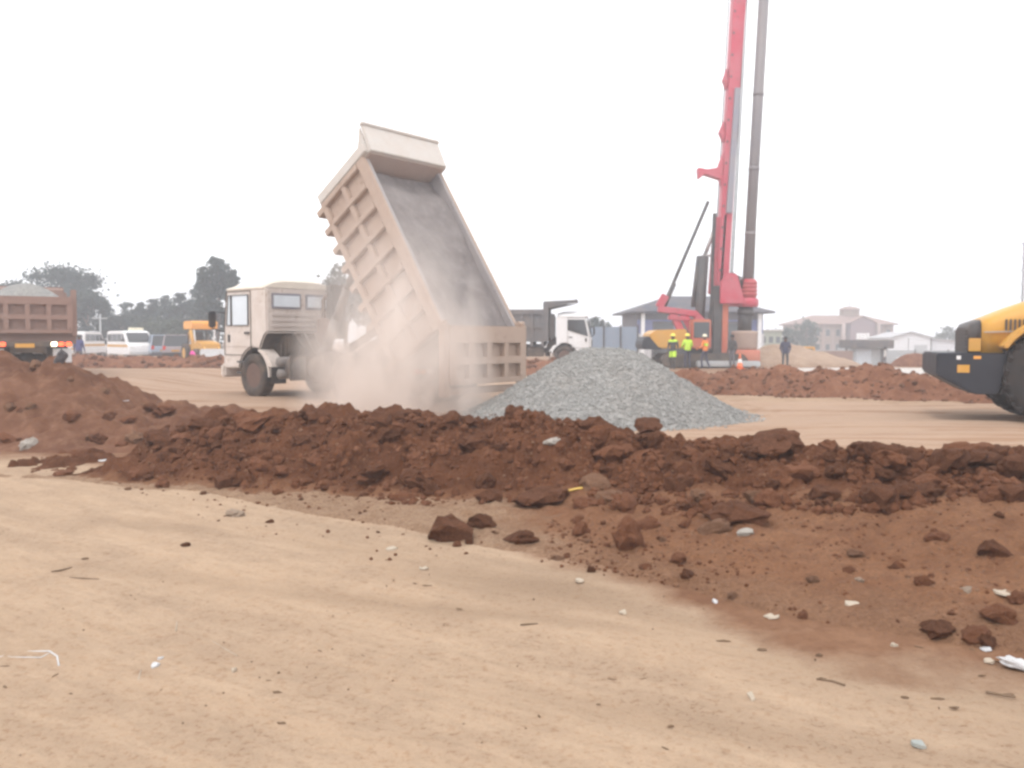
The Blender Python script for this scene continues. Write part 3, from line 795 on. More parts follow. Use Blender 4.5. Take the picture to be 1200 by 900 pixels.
# ------------------------------------------------------------------ vehicle pieces
def wheel(parent, c, r, wd, axis_y=1, rim=rimmat, dual=False, n=28, lug=False):
    """tyre + rim; axle along local y"""
    M = Matrix.Translation(c) @ Matrix.Rotation(PI/2*axis_y, 4, 'X')
    w2 = wd/2
    mb = MB()
    prof = [(r*.56, -w2*.8), (r*.72, -w2), (r*.9, -w2*.98), (r*.985, -w2*.82), (r, -w2*.5), (r*.985, -w2*.08), (r*.985, w2*.08), (r, w2*.5), (r*.985, w2*.82), (r*.9, w2*.98), (r*.72, w2), (r*.56, w2*.8)]
    mb.lathe(prof, M, n, closed=True)
    if lug:
        for k in range(22):
            a = 2*PI*k/22
            for sd in (-1, 1):
                q = Matrix.Translation(c) @ Matrix.Rotation(a+(.14 if sd > 0 else 0), 4, 'Y')
                mb.box((0, 0, 0), (.01, .01, .01))if False else None
                t = bmesh.new(); bmesh.ops.create_cube(t, size=1)
                for v in t.verts: v.co = Vector((v.co.x*r*.11, v.co.y*wd*.5, v.co.z*r*.09))
                mb._merge(t, q @ Matrix.Translation((0, sd*wd*.26, r*.985)) @ Matrix.Rotation(sd*.5, 4, 'Z'))
    ty = mb.build('wheel', rubber_dark if lug else rubber, parent)
    for sgn in (-1, 1):
        pass
    rb = MB()
    d = w2*.8
    rb.lathe([(r*.56, -d), (r*.5, -d*.9), (r*.44, -d*.35), (r*.2, -d*.3), (r*.18, -d*.95), (r*.1, -d*1.05), (r*.1, d*1.05), (r*.18, d*.95), (r*.2, d*.3), (r*.44, d*.35), (r*.5, d*.9), (r*.56, d)], M, n)
    for k in range(10):
        a = 2*PI*k/10
        for sg in (-1, 1):
            p = M @ Vector((r*.3*math.cos(a), r*.3*math.sin(a), sg*d*.34)); q = M @ Vector((r*.3*math.cos(a), r*.3*math.sin(a), sg*d*.5))
            rb.tube(p, q, r*.035, n=6)
    rb.build('rim', rim, ty)
    return ty

def ribbed_gate(mb, x, z0, z1, hw, dirx, cols=4, rows_=2, topband=.3, th=.06, dep=.13):
    """tailgate plate with a raised grid framing sunken panels; outer face towards dirx along x"""
    zc = (z0+z1)/2
    mb.box((x, 0, zc), (th, 2*hw, z1-z0))
    xo = x+dirx*(th/2+dep/2-.004)
    zt = z1-(z1-z0)*topband
    mb.box((xo, 0, (z1+zt)/2), (dep, 2*hw, z1-zt), None, .01)
    mb.box((xo, 0, z0+.06), (dep, 2*hw, .12), None, .01)
    mid = (z0+.12+zt)/2
    for r_ in range(1, rows_):
        zz = lerp(z0+.12, zt, r_/rows_)
        mb.box((xo+dirx*.003, 0, zz), (dep, 2*hw-.2, (z1-z0)*.13))
    pw = .13
    for k in range(cols+1):
        yy = lerp(-hw+pw/2, hw-pw/2, k/cols)
        mb.box((xo+dirx*.006, yy, (z0+.12+zt)/2), (dep, pw if 0 < k < cols else pw*1.3, zt-z0-.118))

def tipper(label, pos, yaw, cabm, cabrear, bedm, insidem, tilt, prof, hc, bed, gate_mode, guard, load=False, lights_on=False, rear_windows=True, second=True, group='tipper trucks on the site', glassm=glass_pale):
    t = thing('tipper_truck', label, 'tipper truck', pos, yaw, group)
    xf = max(p[0] for p in prof); xr = min(p[0] for p in prof); zt = max(p[1] for p in prof)
    px_, pz_, L, H, hb, can, HS = bed
    # chassis
    mb = MB()
    for s in (-1, 1): mb.box(((1.1+px_-.35)/2, s*.43, .86), (1.1-px_+.35, .09, .27), None, .01)
    for xx in (.9, -.9, -2.2, -3.3, -4.6, px_-.2): mb.box((xx, 0, .86), (.12, .77, .2))
    mb.box((0, 0, .56), (.16, 1.9, .16)); mb.build('chassis', chassis, t)
    # wheels
    r = .56
    for s in (-1, 1): wheel(t, (0, s*1.0, r), r, .34)
    for ax in ((-3.55, -4.9)):
        for s in (-1, 1):
            wheel(t, (ax, s*.93, r), r, .29); wheel(t, (ax, s*.60, r), r, .29)
    mb = MB()
    for ax in (-3.55, -4.9): mb.box((ax, 0, .56), (.2, 1.9, .2), None, .03); mb.lathe([(.05, -.2), (.22, -.12), (.25, 0), (.22, .12), (.05, .2)], Matrix.Translation((ax, 0, .56)), 12)
    mb.build('rear_axles', chassis, t)
    # cab shell
    mb = MB(); mb.prism([(a, min(b_, zt-.13)) for a, b_ in prof], -hc, hc, 'y', .035); cab = mb.build('cab', [cabm, chassis], t)
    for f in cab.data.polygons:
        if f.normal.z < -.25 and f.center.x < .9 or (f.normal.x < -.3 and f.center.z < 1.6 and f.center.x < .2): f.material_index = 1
    # roof cap
    mb = MB(); xs_ = [xf-.22, xf-.42, xf-.8, (xf+xr)/2, xr+.35, xr+.06]; zs = [.02, .11, .17, .185, .16, .06]
    rings = []
    for x, dz in zip(xs_, zs):
        base = zt-.15
        ring = []
        for k in range(9):
            q = -1+2*k/8
            ring.append((x, q*(hc+.012), base+.03+(dz+.1)*(1-abs(q)**4)))
        ring += [(x, hc+.012, base-.02), (x, -hc-.012, base-.02)]
        rings.append(ring)
    mb.loft(rings); mb.build('roof', roof_skylit if cabm is cream else cabm, cab)
    # windscreen
    mb = MB(); fx0 = xf-.03; fx1 = xf-.16
    mb.quad((fx0+.035, -hc+.12, zt-1.15), (fx0+.035, hc-.12, zt-1.15), (fx1+.05, hc-.16, zt-.28), (fx1+.05, -hc+.16, zt-.28))
    f = mb.bm.faces[:] ; ex = bmesh.ops.extrude_face_region(mb.bm, geom=f); bmesh.ops.translate(mb.bm, vec=(-.05, 0, 0), verts=[v for v in ex['geom'] if isinstance(v, bmesh.types.BMVert)])
    mb.build('windscreen', glass_dark, cab)
    # side doors with seams, handles, windows
    for s in (-1, 1):
        yy = s*(hc+.008)
        mb = MB(); x0 = xf-1.30; x1 = xf-.16; z0 = zt-1.85; z1 = zt-.2
        for a, b_ in (((x0, z0), (x0, z1)), ((x0, z0), (x1+.06, z0)), ((x1+.06, z0), (x1+.06, zt-1.15)), ((x1+.06, zt-1.15), (x1-.05, z1)), ((x0, z1), (x1-.05, z1))):
            mb.bar((a[0], yy, a[1]), (b_[0], yy, b_[1]), .016, .02, (0, 1, 0))
        d = mb.build('door', chassis, cab)
        mb = MB(); mb.box((x0+.16, yy+s*.02, zt-1.28), (.2, .04, .06), None, .01); mb.build('handle', darkmetal, d)
        mb = MB(); mb.box((x1-.14, yy+s*.005, zt-1.42), (.1, .025, .2), None, .008); mb.build('side_marker', darkmetal, cab)
        mb = MB(); mb.box(((x0+x1)/2, yy-s*.002, zt-1.62), (x1-x0-.06, .02, .03), None, .006); mb.build('door_crease', cabm, d)
    for s in (-1, 1):
        yy = s*(hc+.004)
        for (a, b_, c_, d_) in prof_windows(prof, xf, zt):
            mb = MB(); mb.prism([a, b_, c_, d_], yy-.012, yy+.012, 'y'); wn = mb.build('side_window', glassm, cab)
            mb = MB(); P4 = [a, b_, c_, d_]
            for i in range(4):
                p0 = P4[i]; p1 = P4[(i+1) % 4]; mb.bar((p0[0], yy+s*.014, p0[1]), (p1[0], yy+s*.014, p1[1]), .02, .035, (0, 1, 0))
            mb.build('window_frame', darkmetal, wn)
        mb = MB(); mb.path([(xf-.12, s*hc, zt-.75), (xf+.12, s*(hc+.2), zt-.7), (xf+.12, s*(hc+.24), zt-1.15), (xf-.06, s*hc, zt-1.25)], .018); mi = mb.build('mirror_arm', black, cab)
        mb = MB(); mb.box((xf+.13, s*(hc+.23), zt-.92), (.09, .2, .42), None, .03); mb.build('mirror', black, mi)
    if rear_windows:
        for s in (-1, 1):
            mb = MB(); zc = zt-.47; x = xr-.012; yc = .52*s
            mb.box((x, yc, zc), (.03, .90, .40), None, .012); fr = mb.build('rear_window', railgrey, cab)
            mb = MB(); mb.box((x-.014, yc, zc), (.02, .80, .30), None, .009); mb.build('pane', glass_pale, fr)
        mb = MB()
        zb = min(p[1] for p in prof if p[0] < xr+.03)
        for zz in (zt-.83, zt-.97, zt-1.11): mb.box((xr-.012, 0, zz), (.028, 2*hc-.3, .055), None, .012)
        mb.build('pressed_ribs', cabrear, cab)
    # bumper, lamps, grille
    mb = MB(); mb.box((xf+.03, 0, .66), (.2, 2*hc+.04, .36), None, .05); bp = mb.build('bumper', cabm, t)
    for s in (-1, 1):
        mb = MB(); mb.lathe([(.02, .0), (.1, .01), (.11, .05)], Matrix.Translation((xf+.18, s*.85, .68)) @ Matrix.Rotation(-PI/2, 4, 'Y'), 14); mb.build('headlight', lamp_clear, bp)
    mb = MB(); mb.box((xf+.012, 0, 1.25), (.03, 1.6, .42), None, .008)
    for k in range(5): mb.box((xf+.034, 0, 1.1+k*.075), (.02, 1.5, .028))
    mb.build('grille', black, t)
    # fenders over front wheels
    for s in (-1, 1):
        mb = MB(); ri = r+.12; ro = r+.165; pts = []
        a0, a1 = R(-4), R(150)
        arc = [R(112)+(R(182)-R(112))*k/8 for k in range(9)]
        poly = [(ro*math.cos(a), r+ro*math.sin(a)) for a in arc]+[(ri*math.cos(a), r+ri*math.sin(a)) for a in arc[::-1]]
        mb.prism(poly, s*.72, s*1.17, 'y'); mb.prism([(ro*math.cos(R(112))-.05, r+ro*.927-.0), (-.62, 1.13), (-.86, .8), (ro*math.cos(R(160)), r+ro*math.sin(R(160)))], s*1.13, s*1.165, 'y')
        fd = mb.build('fender', cabm if s > 0 or cabm is not cream else chassis, t)
        mb = MB(); mb.box((-.82, s*.95, .58), (.025, .44, .42), None, .008); mb.build('mudflap', black, fd)
        mb = MB(); mb.box((.62, s*1.05, .62), (.3, .16, .05)); mb.box((.62, s*1.05, .9), (.3, .14, .05)); mb.box((.62, s*1.0, .75), (.04, .05, .34)); mb.build('step', darkmetal, t)
    # behind the cab: air intake, hoses, subframe, tanks
    mb = MB(); mb.box((xr-.24, -.9, 2.12), (.36, .42, 1.25), None, .04); mb.box((xr-.24, -.9, zt-.12), (.3, .5, .26), None, .05); mb.build('air_intake', darkmetal, t)
    mb = MB(); mb.lathe([(.06, -.5), (.17, -.46), (.19, 0), (.17, .46), (.06, .5)], Matrix.Translation((xr-.3, -.42, 1.55)), 16); mb.path([(xr-.3, -.42, 2.0), (xr-.3, -.42, 2.5), (xr-.42, -.42, 2.62)], .05); mb.build('exhaust', rimmat, t)
    mb = MB(); mb.box((-.15, 0, 1.22), (1.0, 1.35, .5), None, .08); mb.box((-.55, .35, 1.35), (.35, .5, .5), None, .04); mb.box((-.75, -.2, 1.15), (.5, .9, .35), None, .05)
    for k in range(4): mb.path([(-.5, -.5+k*.3, 1.5), (-.85, -.45+k*.3, 1.62), (-1.1, -.4+k*.25, 1.25), (-1.3, -.3+k*.2, 1.0)], .028, 6)
    mb.build('engine', chassis, t)
    mb = MB(); mb.lathe([(.05, -.6), (.27, -.58), (.29, -.5), (.29, .5), (.27, .58), (.05, .6)], Matrix.Translation((-1.85, .82, .78)) @ Matrix.Rotation(PI/2, 4, 'Y'), 18)
    for dx in (-.32, .32): mb.box((-1.85+dx, .82, .78), (.05, .62, .62), None, .01)
    mb.build('fuel_tank', chassis, t)
    mb = MB(); mb.box((-1.6, -.85, .8), (.9, .45, .5), None, .03); mb.build('battery_box', chassis, t)
    for k in range(2):
        mb = MB(); mb.lathe([(.02, -.4), (.13, -.37), (.13, .37), (.02, .4)], Matrix.Translation((-1.05, .72+.02*k, .62+.3*k)) @ Matrix.Rotation(PI/2, 4, 'X'), 14); mb.build('air_tank', ramgrey, t)
    for s in (-1, 1):
        mb = MB(); mb.box((-4.22, s*.95, 1.19), (2.45, .5, .025), None, .008); mb.box((-2.98, s*.95, 1.02), (.03, .5, .34)); mb.build('mudguard', chassis, t)
    # tipping body
    B = bpy.data.objects.new('tipper_bed', None) if False else None
    mb = MB(); th = .07
    mb.box((L/2, 0, .04), (L, 2*hb, .08))
    for s in (-1, 1): mb.box((L/2, s*(hb-th/2), HS/2+.04), (L, th, HS-.08))
    bedo = mb.build('tipper_bed', [insidem], t); bedo.location = (px_, 0, pz_); bedo.rotation_euler = (0, -tilt, 0)
    for s in (-1, 1):
        mb = MB(); yo = s*(hb+.05)
        mb.box((L/2, s*(hb+.002), HS/2), (L-.01, .012, HS-.02))
        mb.box((L/2, yo, HS-.13), (L+.02, .11, .27), None, .02)          # top rail
        mb.box((L/2, yo, .06), (L+.02, .11, .16), None, .02)
        nr = 8
        mb.box((L/2, yo-s*.003, HS*.47), (L-.02, .10, .16), None, .02)
        for k in range(nr+1):
            x = lerp(.09, L-.09, k/nr); mb.box((x, yo+s*.004, (HS-.26+.13)/2), (.15, .13, HS-.26-.13+.03), None, .02)
        mb.build('bed_side', bedm, bedo)
    mb = MB()
    nr = 8
    for k in range(nr+1): mb.box((lerp(.12, L-.12, k/nr), 0, -.13), (.15, 2*hb+.16, .26), None, .01)
    for s in (-1, 1): mb.box((L/2, s*.42, -.22), (L-.2, .12, .16), None, .01)
    mb.build('bed_underframe', bedm, bedo)
    mb = MB(); mb.box((L-.035, 0, H/2+.04), (.07, 2*hb+.005, H-.08)); mb.build('headboard', headin if tilt else insidem, bedo)
    mb = MB()
    for s in (-1, 1): mb.box((L+.10, s*(hb-.02), H/2), (.24, .3, H), None, .02)
    for zz in (.1, H*.33, H*.62): mb.box((L+.04, 0, zz), (.1, 2*hb-.3, .14), None, .02)
    for k in range(3): mb.box((L+.035, (k-1)*.55, H/2), (.09, .12, H-.1), None, .02)
    mb.build('headboard_frame', guard, bedo)
    mb = MB(); mb.prism([(L-.05, H-.02), (L+can, H+.10), (L+can, H+.17), (L-.05, H+.09)], -hb-.04, hb+.04, 'y', .012)
    mb.box((L+can-.02, 0, H+.15), (.09, 2*hb+.12, .12), None, .02)
    for s in (-1, 1): mb.prism([(L-.04, H-.3), (L+.2, H-.28), (L+can-.04, H+.05), (L-.04, H-.01)], s*(hb+.002), s*(hb+.045), 'y')
    mb.build('cab_guard', guard, bedo)
    # tailgate
    mb = MB()
    if gate_mode == 'hang':
        tx = px_-HS*math.sin(tilt)-.06; tz = pz_+HS*math.cos(tilt)
        ribbed_gate(mb, tx, tz-1.22, tz+.0, hb+.06, -1)
        g_ = mb.build('tailgate', bedm, t)
        mb = MB()
        for s in (-1, 1): mb.box((tx-.02, s*(hb+.10), tz-.72), (.2, .16, 1.5), None, .02)
        mb.box((tx, 0, tz-1.36), (.18, 2*hb+.1, .14), None, .02)
        for s in (-1, 1): mb.tube((tx+.02, s*(hb+.02), tz+.06), (tx+.02, s*(hb+.22), tz+.06), .06, n=12)
        mb.build('gate_hanger', bedm, g_)
    else:
        ribbed_gate(mb, -.05, .06, HS-.04, hb-.02, -1, 4, 2, .22)
        g_ = mb.build('tailgate', bedm, bedo)
        for s in (-1, 1):
            mb = MB(); mb.box((-.06, s*(hb+.03), HS/2+.08), (.16, .16, HS+.22), None, .02); mb.build('gate_post', bedm, bedo)
    if tilt > .1:
        d0 = Vector((-1.35, 0, .95)); u = Vector((math.cos(tilt), 0, math.sin(tilt))); e = Vector((px_, 0, pz_))+u*(L-.55)+Vector((-math.sin(tilt), 0, math.cos(tilt)))*(-.2)
        mb = MB(); dd = e-d0
        for k, (a, b_, rr) in enumerate(((0, .34, .13), (.33, .58, .105), (.57, .8, .08), (.79, 1, .06))): mb.tube(d0+dd*a, d0+dd*b_, rr, n=14)
        mb.build('hoist_ram', ramgrey, t)
        mb = MB()
        for s in (-1, 1): mb.bar((-2.3, s*.3, 1.05), Vector((px_, s*.3, pz_))+u*1.6+Vector((0, 0, -.2)), .1, .16)
        mb.build('tipping_linkage', chassis, t)
    # tail lamps
    lz = 1.02 if lights_on else .80
    mb = MB(); mb.box((px_-.45, 0, lz), (.12, 2.2, .16), None, .01); ub = mb.build('underrun_bar', chassis, t)
    for s in (-1, 1):
        for k, (dy, mm, mo) in enumerate(((.02, lit_red, lamp_red), (-.17, lit_amber if s > 0 else lit_red, lamp_orange), (-.36, lit_white if s < 0 else lit_red, lamp_clear))):
            mb = MB(); mb.box((px_-.52, s*(1.02+dy), lz), (.06, .15, .12), None, .015); mb.build('tail_light', mm if lights_on else mo, ub)
        mb = MB(); mb.box((px_-.28, s*.88, .55 if not lights_on else .68), (.025, .5, .42), None, .006); mb.build('mudflap', greywhite if lights_on else black, t)
    mb = MB(); mb.box((px_-.52, .1, .98), (.02, .5, .12)); mb.build('number_plate', white if not lights_on else yellow, t)
    if load:
        bm = bmesh.new(); V = []
        for i in range(31):
            row = []
            for j in range(19):
                x = .1+(L-.2)*i/30; y = (-hb+.08)+(2*hb-.16)*j/18
                h_ = HS-.28+.75*max(0, 1-((x-L*.45)/(L*.5))**2)*max(0, 1-(y/hb)**2)**.9+.03*noise.noise(Vector((x*5, y*5, 0)))
                row.append(bm.verts.new((x, y, h_)))
            V.append(row)
        for a, b_ in zip(V, V[1:]):
            for j in range(18): f = bm.faces.new((a[j], a[j+1], b_[j+1], b_[j])); f.smooth = True
        me = bpy.data.meshes.new('gravel_load'); bm.to_mesh(me); bm.free(); me.materials.append(gravelm)
        lo = bpy.data.objects.new('gravel_load', me); COL.objects.link(lo)
        M4 = Matrix.Translation(pos) @ Matrix.Rotation(yaw, 4, 'Z') @ Matrix.Translation((px_, 0, pz_))
        lo.matrix_world = M4; tag(lo, 'grey gravel load heaped inside the red tipper bed', 'gravel load')
    return t
def prof_windows(prof, xf, zt):
    return prof_windows.list(xf, zt)
def win_old(xf, zt):
    return [((xf-.22, zt-1.08), (xf-.42, zt-1.08), (xf-.42, zt-.3), (xf-.31, zt-.3)),
            ((xf-.47, zt-1.08), (xf-1.2, zt-1.08), (xf-1.2, zt-.3), (xf-.47, zt-.3))]
def win_new(xf, zt):
    return [((xf-.22, zt-1.25), (xf-.72, zt-1.02), (xf-1.25, zt-.98), (xf-1.28, zt-.33)) if False else ((xf-.2, zt-1.22), (xf-1.3, zt-.88), (xf-1.3, zt-.32), (xf-.38, zt-.32))]

def bed_load(parent_loc, yaw, px_, pz_, tilt, L, hb, s0, s1, label):
    bm = bmesh.new(); V = []
    for i in range(61):
        row = []
        for j in range(31):
            x = -.1+(L-.03)*i/60; y = (-hb+.072)+(2*hb-.144)*j/30; t_ = i/60
            h_ = lerp(s0, s1, sm(t_*1.6))+.05*noise.noise(Vector((x*1.1, y*1.6, 3)))+.025*noise.noise(Vector((x*4, y*4, 1)))+.012*noise.noise(Vector((x*14, y*14, 2)))
            h_ += .04*abs(y/hb)**3-.16*sm((t_-.8)*5)
            row.append(bm.verts.new((x, y, h_)))
        V.append(row)
    for a, b_ in zip(V, V[1:]):
        for j in range(30): f = bm.faces.new((a[j], a[j+1], b_[j+1], b_[j])); f.smooth = True
    me = bpy.data.meshes.new('gravel_load'); bm.to_mesh(me); bm.free(); me.materials.append(loadm)
    lo = bpy.data.objects.new('gravel_load', me); COL.objects.link(lo)
    lo.matrix_world = Matrix.Translation(parent_loc) @ Matrix.Rotation(yaw, 4, 'Z') @ Matrix.Translation((px_, 0, pz_)) @ Matrix.Rotation(-tilt, 4, 'Y')
    tag(lo, label, 'gravel load'); return lo
loadm = soil('dusty_gravel_load', (.19, .165, .16), (.28, .25, .24), (.35, .31, .295), 5, None, None, .03)
TH = R(39.42); TAU = R(57.41)
XF, XR, ZT = 1.387, -.578, 2.93
arch = [(.69*math.cos(a), .56+.72*math.sin(a)) for a in [R(112)-(R(112)-R(14))*k/7 for k in range(8)]]
prof_old = [(XF, .84), (XF+.02, 1.55), (XF-.03, 1.72), (XF-.2, ZT-.03), (XF-.28, ZT), (XR+.05, ZT), (XR, ZT-.06), (XR, 1.66), (XR+.12, 1.58), (XR+.26, 1.36)]+arch+[(.74, .74), (XF-.1, .72)]
prof_windows.list = win_old
t1 = tipper('dusty cream tipper truck with its tan bed raised, tipping in a cloud of dust', (-5.91, 22.75, 0), PI-TH, cream, cream_rear, bedtan, bedin, TAU, prof_old, 1.116,
            (-5.36, .845, 4.456, 1.885, 1.153, .654, 1.72), 'hang', guardwhite)
bed_load((-5.91, 22.75, 0), PI-TH, -5.36, .845, TAU, 4.456, 1.153, 1.5, 1.56, 'grey stone load still sliding out of the raised tan bed')
prof_windows.list = win_new
prof_new = [(1.45, .84), (1.47, 1.5), (1.40, 1.75), (1.12, 2.72), (.98, 2.86), (-.35, 2.86), (-.45, 2.78), (-.45, 1.2), (-.4, 1.1)]+arch+[(.74, .74), (1.35, .72)]
tipper('white cabbed tipper truck with a dark grey bed, parked behind the raised tan bed', (3.0, 48.0, 0), R(-6), white, white, beddark, beddark, 0, prof_new, 1.15,
       (-6.0, 1.35, 4.9, 2.1, 1.2, 1.75, 1.75), 'closed', beddark, rear_windows=False, glassm=glass_dark)
tipper('red-brown tipper truck seen from behind with tail lamps lit and a heaped gravel load', (-17.5, 30.7, .32), R(120.5), white, white, bedred, bedred, 0, prof_new, 1.15,
       (-6.0, 1.28, 5.2, 1.55, 1.2, .6, 1.2), 'closed', bedred, load=True, lights_on=True, rear_windows=False, glassm=glass_dark)

# ------------------------------------------------------------------ wheel loader, right edge
PSI = R(19.5)
uR = Vector((math.cos(PSI), -math.sin(PSI), 0)); vR = Vector((math.sin(PSI), math.cos(PSI), 0))   # forward, away
c0 = at(1097, 440, 15.55); c0.z = 0
root = c0+vR*1.1
ld = thing('wheel_loader', 'yellow wheel loader with dark grey rear counterweight and ribbed tyres on the haul road', 'wheel loader', root, -PSI)
# local: x forward, y left(away) ; near side is y = -1.1
def cwpoly(): return [(0, 1.24), (0, .84), (.62, .50), (1.02, .50), (1.16, 1.24)]
mb = MB(); mb.prism(cwpoly(), -1.1, 1.1, 'y', .03); cw = mb.build('counterweight', cwgrey, ld)
mb = MB(); mb.box((.44, -1.108, .96), (.2, .012, .14), None, .003); mb.build('warning_sticker', yellow, cw)
mb = MB(); mb.box((.36, -1.108, 1.16), (.07, .012, .07), None, .003); mb.build('sticker', white, cw)
mb = MB(); mb.box((.66, -1.108, 1.165), (.12, .012, .055), None, .003); mb.build('reflector', orange, cw)
# hood
def hood_ring(x, zt_, hw, zb=1.245):
    pts = []
    for k in range(7):
        a = PI*k/6; q = math.cos(a); e = .35
        pts.append((x, -hw*math.copysign(abs(q)**e, q), zb+(zt_-zb)*(.72+.28*math.sin(a)**.7)))
    return [(x, -hw, zb)]+pts+[(x, hw, zb)]
mb = MB(); mb.loft([hood_ring(x, z, hw) for x, z, hw in ((.76, 1.86, .78), (.95, 1.94, .80), (1.3, 2.10, .82), (1.8, 2.28, .84), (2.5, 2.43, .86))]); hd = mb.build('hood', yellow, ld)
mb = MB(); mb.loft([hood_ring(x, z, hw) for x, z, hw in ((.55, 1.72, .74), (.60, 1.80, .765), (.765, 1.865, .786))]); gr = mb.build('rear_grille', black, ld)
mb = MB()
for k in range(6): mb.box((.545, 0, 1.32+k*.065), (.03, 1.3, .022))
mb.build('grille_slats', darkmetal, gr)
mb = MB(); mb.box((.66, -.80, 1.39), (.2, .02, .24), None, .006); mb.build('sticker', yellow, hd)
mb = MB()
for k in range(7): mb.box((1.15+k*.07, -.845, 1.75), (.035, .02, .2))
mb.build('side_vent', black, hd)
mb = MB(); mb.bar((.8, -.84, 1.62), (2.4, -.875, 1.66), .02, .05, (0, 1, 0)); mb.build('hood_trim', steel, hd)
mb = MB(); mb.tube((2.05, -.35, 2.2), (2.05, -.35, 2.6), .07); mb.box((1.83, -.5, 2.34), (.3, .25, .12), None, .03); mb.build('exhaust', black, ld)
WR = .84; WX = 1.93
for s in (-1, 1):
    wheel(ld, (WX, s*1.02, WR), WR, .52, lug=True, rim=yellow); wheel(ld, (WX+2.9, s*1.02, WR), WR, .52, lug=True, rim=yellow)
    # fender: curved yellow strip over rear wheel
    mb = MB(); ri = WR+.12; ro = WR+.2
    arc = [R(150)-R(118)*k/12 for k in range(13)]
    poly = [(WX+ro*math.cos(a), WR+ro*math.sin(a)) for a in arc]+[(WX+ri*math.cos(a), WR+ri*math.sin(a)) for a in arc[::-1]]
    mb.prism(poly, s*.72, s*1.3, 'y', .015); mb.build('fender', yellow, ld)
    mb = MB(); mb.prism([(1.06, .5), (1.18, 1.25), (WX+ri*math.cos(R(150)), WR+ri*math.sin(R(150))), (1.3, .6)], s*.70, s*1.0, 'y'); mb.build('rear_panel', black, ld)
mb = MB(); mb.box((2.3, 0, .95), (3.4, .9, .6), None, .05); mb.box((WX, 0, WR), (.3, 1.8, .3), None, .05); mb.box((WX+2.9, 0, WR), (.3, 1.8, .3), None, .05); mb.box((4.6, 0, 1.25), (1.3, 1.1, .8), None, .08); mb.build('frame', yellow, ld)
mb = MB(); mb.box((3.25, 0, 1.65), (1.45, 1.35, .7), None, .06); mb.box((3.25, 0, 3.18), (1.65, 1.5, .14), None, .05)
for xx in (2.58, 3.92):
    for yy in (-.62, .62): mb.bar((xx, yy, 1.95), (lerp(xx, 3.25, .06), yy*.97, 3.14), .09, .09)
cbn = mb.build('cab', black, ld)
mb = MB()
mb.box((3.25, -.64, 2.55), (1.2, .012, 1.05)); mb.box((3.25, .64, 2.55), (1.2, .012, 1.05)); mb.box((3.9, 0, 2.55), (.012, 1.15, 1.05)); mb.box((2.6, 0, 2.55), (.012, 1.15, 1.05)); mb.build('cab_glass', glass_dark, cbn)
for s in (-1, 1):
    mb = MB(); mb.prism([(4.3, 1.75), (4.5, 1.95), (5.6, 1.35), (6.5, .55), (6.35, .4), (5.4, 1.05)], s*.5, s*.64, 'y', .02); mb.build('lift_arm', yellow, ld)
    mb = MB(); mb.tube((4.5, s*.36, 1.1), (5.7, s*.36, 1.0), .07); mb.build('lift_ram', steel, ld)
mb = MB(); bk = [(6.35+.62*math.cos(a)-.0, .62+.6*math.sin(a)) for a in [R(100)+R(160)*k/10 for k in range(11)]]
inner = [(6.35+.56*math.cos(a), .62+.54*math.sin(a)) for a in [R(260)-R(160)*k/10 for k in range(11)]]
mb.prism(bk+[(7.25, .05), (7.25, .09)]+inner, -1.35, 1.35, 'y')
for s in (-1, 1): mb.prism(bk+[(7.25, .05), (6.95, .5)], s*1.35, s*1.31, 'y')
mb.build('bucket', yellow, ld)

# ------------------------------------------------------------------ drilling rig
RD = 45.0
rl = at(838, 430, RD); rl.z = 0
rig = thing('drilling_rig', 'tall red rotary drilling rig with leaning mast and grey kelly bar beside the workers', 'drilling rig', rl)
def A(px, py, d=0): return at(px, py, RD+d)-rl
mb = MB()
for s, dy in ((-1, -1.0), (1, 1.6)):
    mb.prism([(-3.0, .15), (-2.7, .02), (1.0, .02), (1.3, .15), (1.4, .42), (1.15, .72), (-2.85, .72), (-3.1, .42)], dy-.3, dy+.3, 'y', .04)
tr_ = mb.build('crawler_track', chassis, rig)
mb = MB(); mb.box((-.8, .3, .62), (2.6, 2.2, .3), None, .05); mb.tube((-.8, .3, .7), (-.8, .3, 1.0), .8, n=24); mb.build('undercarriage', darkmetal, rig)
mb = MB(); mb.box((.3, -1.5, .22), (3.2, .5, .3), None, .05); mb.build('track_side_frame', greysheet, rig)
mb = MB(); mb.prism([(-3.6, 1.0), (-3.6, 1.72), (-3.3, 1.95), (-1.7, 2.0), (-1.6, 1.0)], -.9, 1.6, 'y', .05); hs_ = mb.build('engine_house', yellow, rig)
mb = MB(); mb.prism([(-3.95, .95), (-4.0, 1.3), (-3.85, 1.6), (-3.55, 1.62), (-3.1, 1.1), (-2.9, .95)], -.95, 1.65, 'y', .06); mb.build('rear_counterweight', cwgrey, rig)
mb = MB(); mb.box((-1.0, -.7, 1.75), (1.0, 1.0, 1.5), None, .06); cb_ = mb.build('operator_cab', rigrust, rig)
mb = MB(); mb.box((-1.0, -1.21, 1.95), (.8, .02, .8), None, .008); mb.box((-.49, -.7, 1.95), (.02, .8, .8), None, .008); mb.build('cab_glass', glass_dark, cb_)
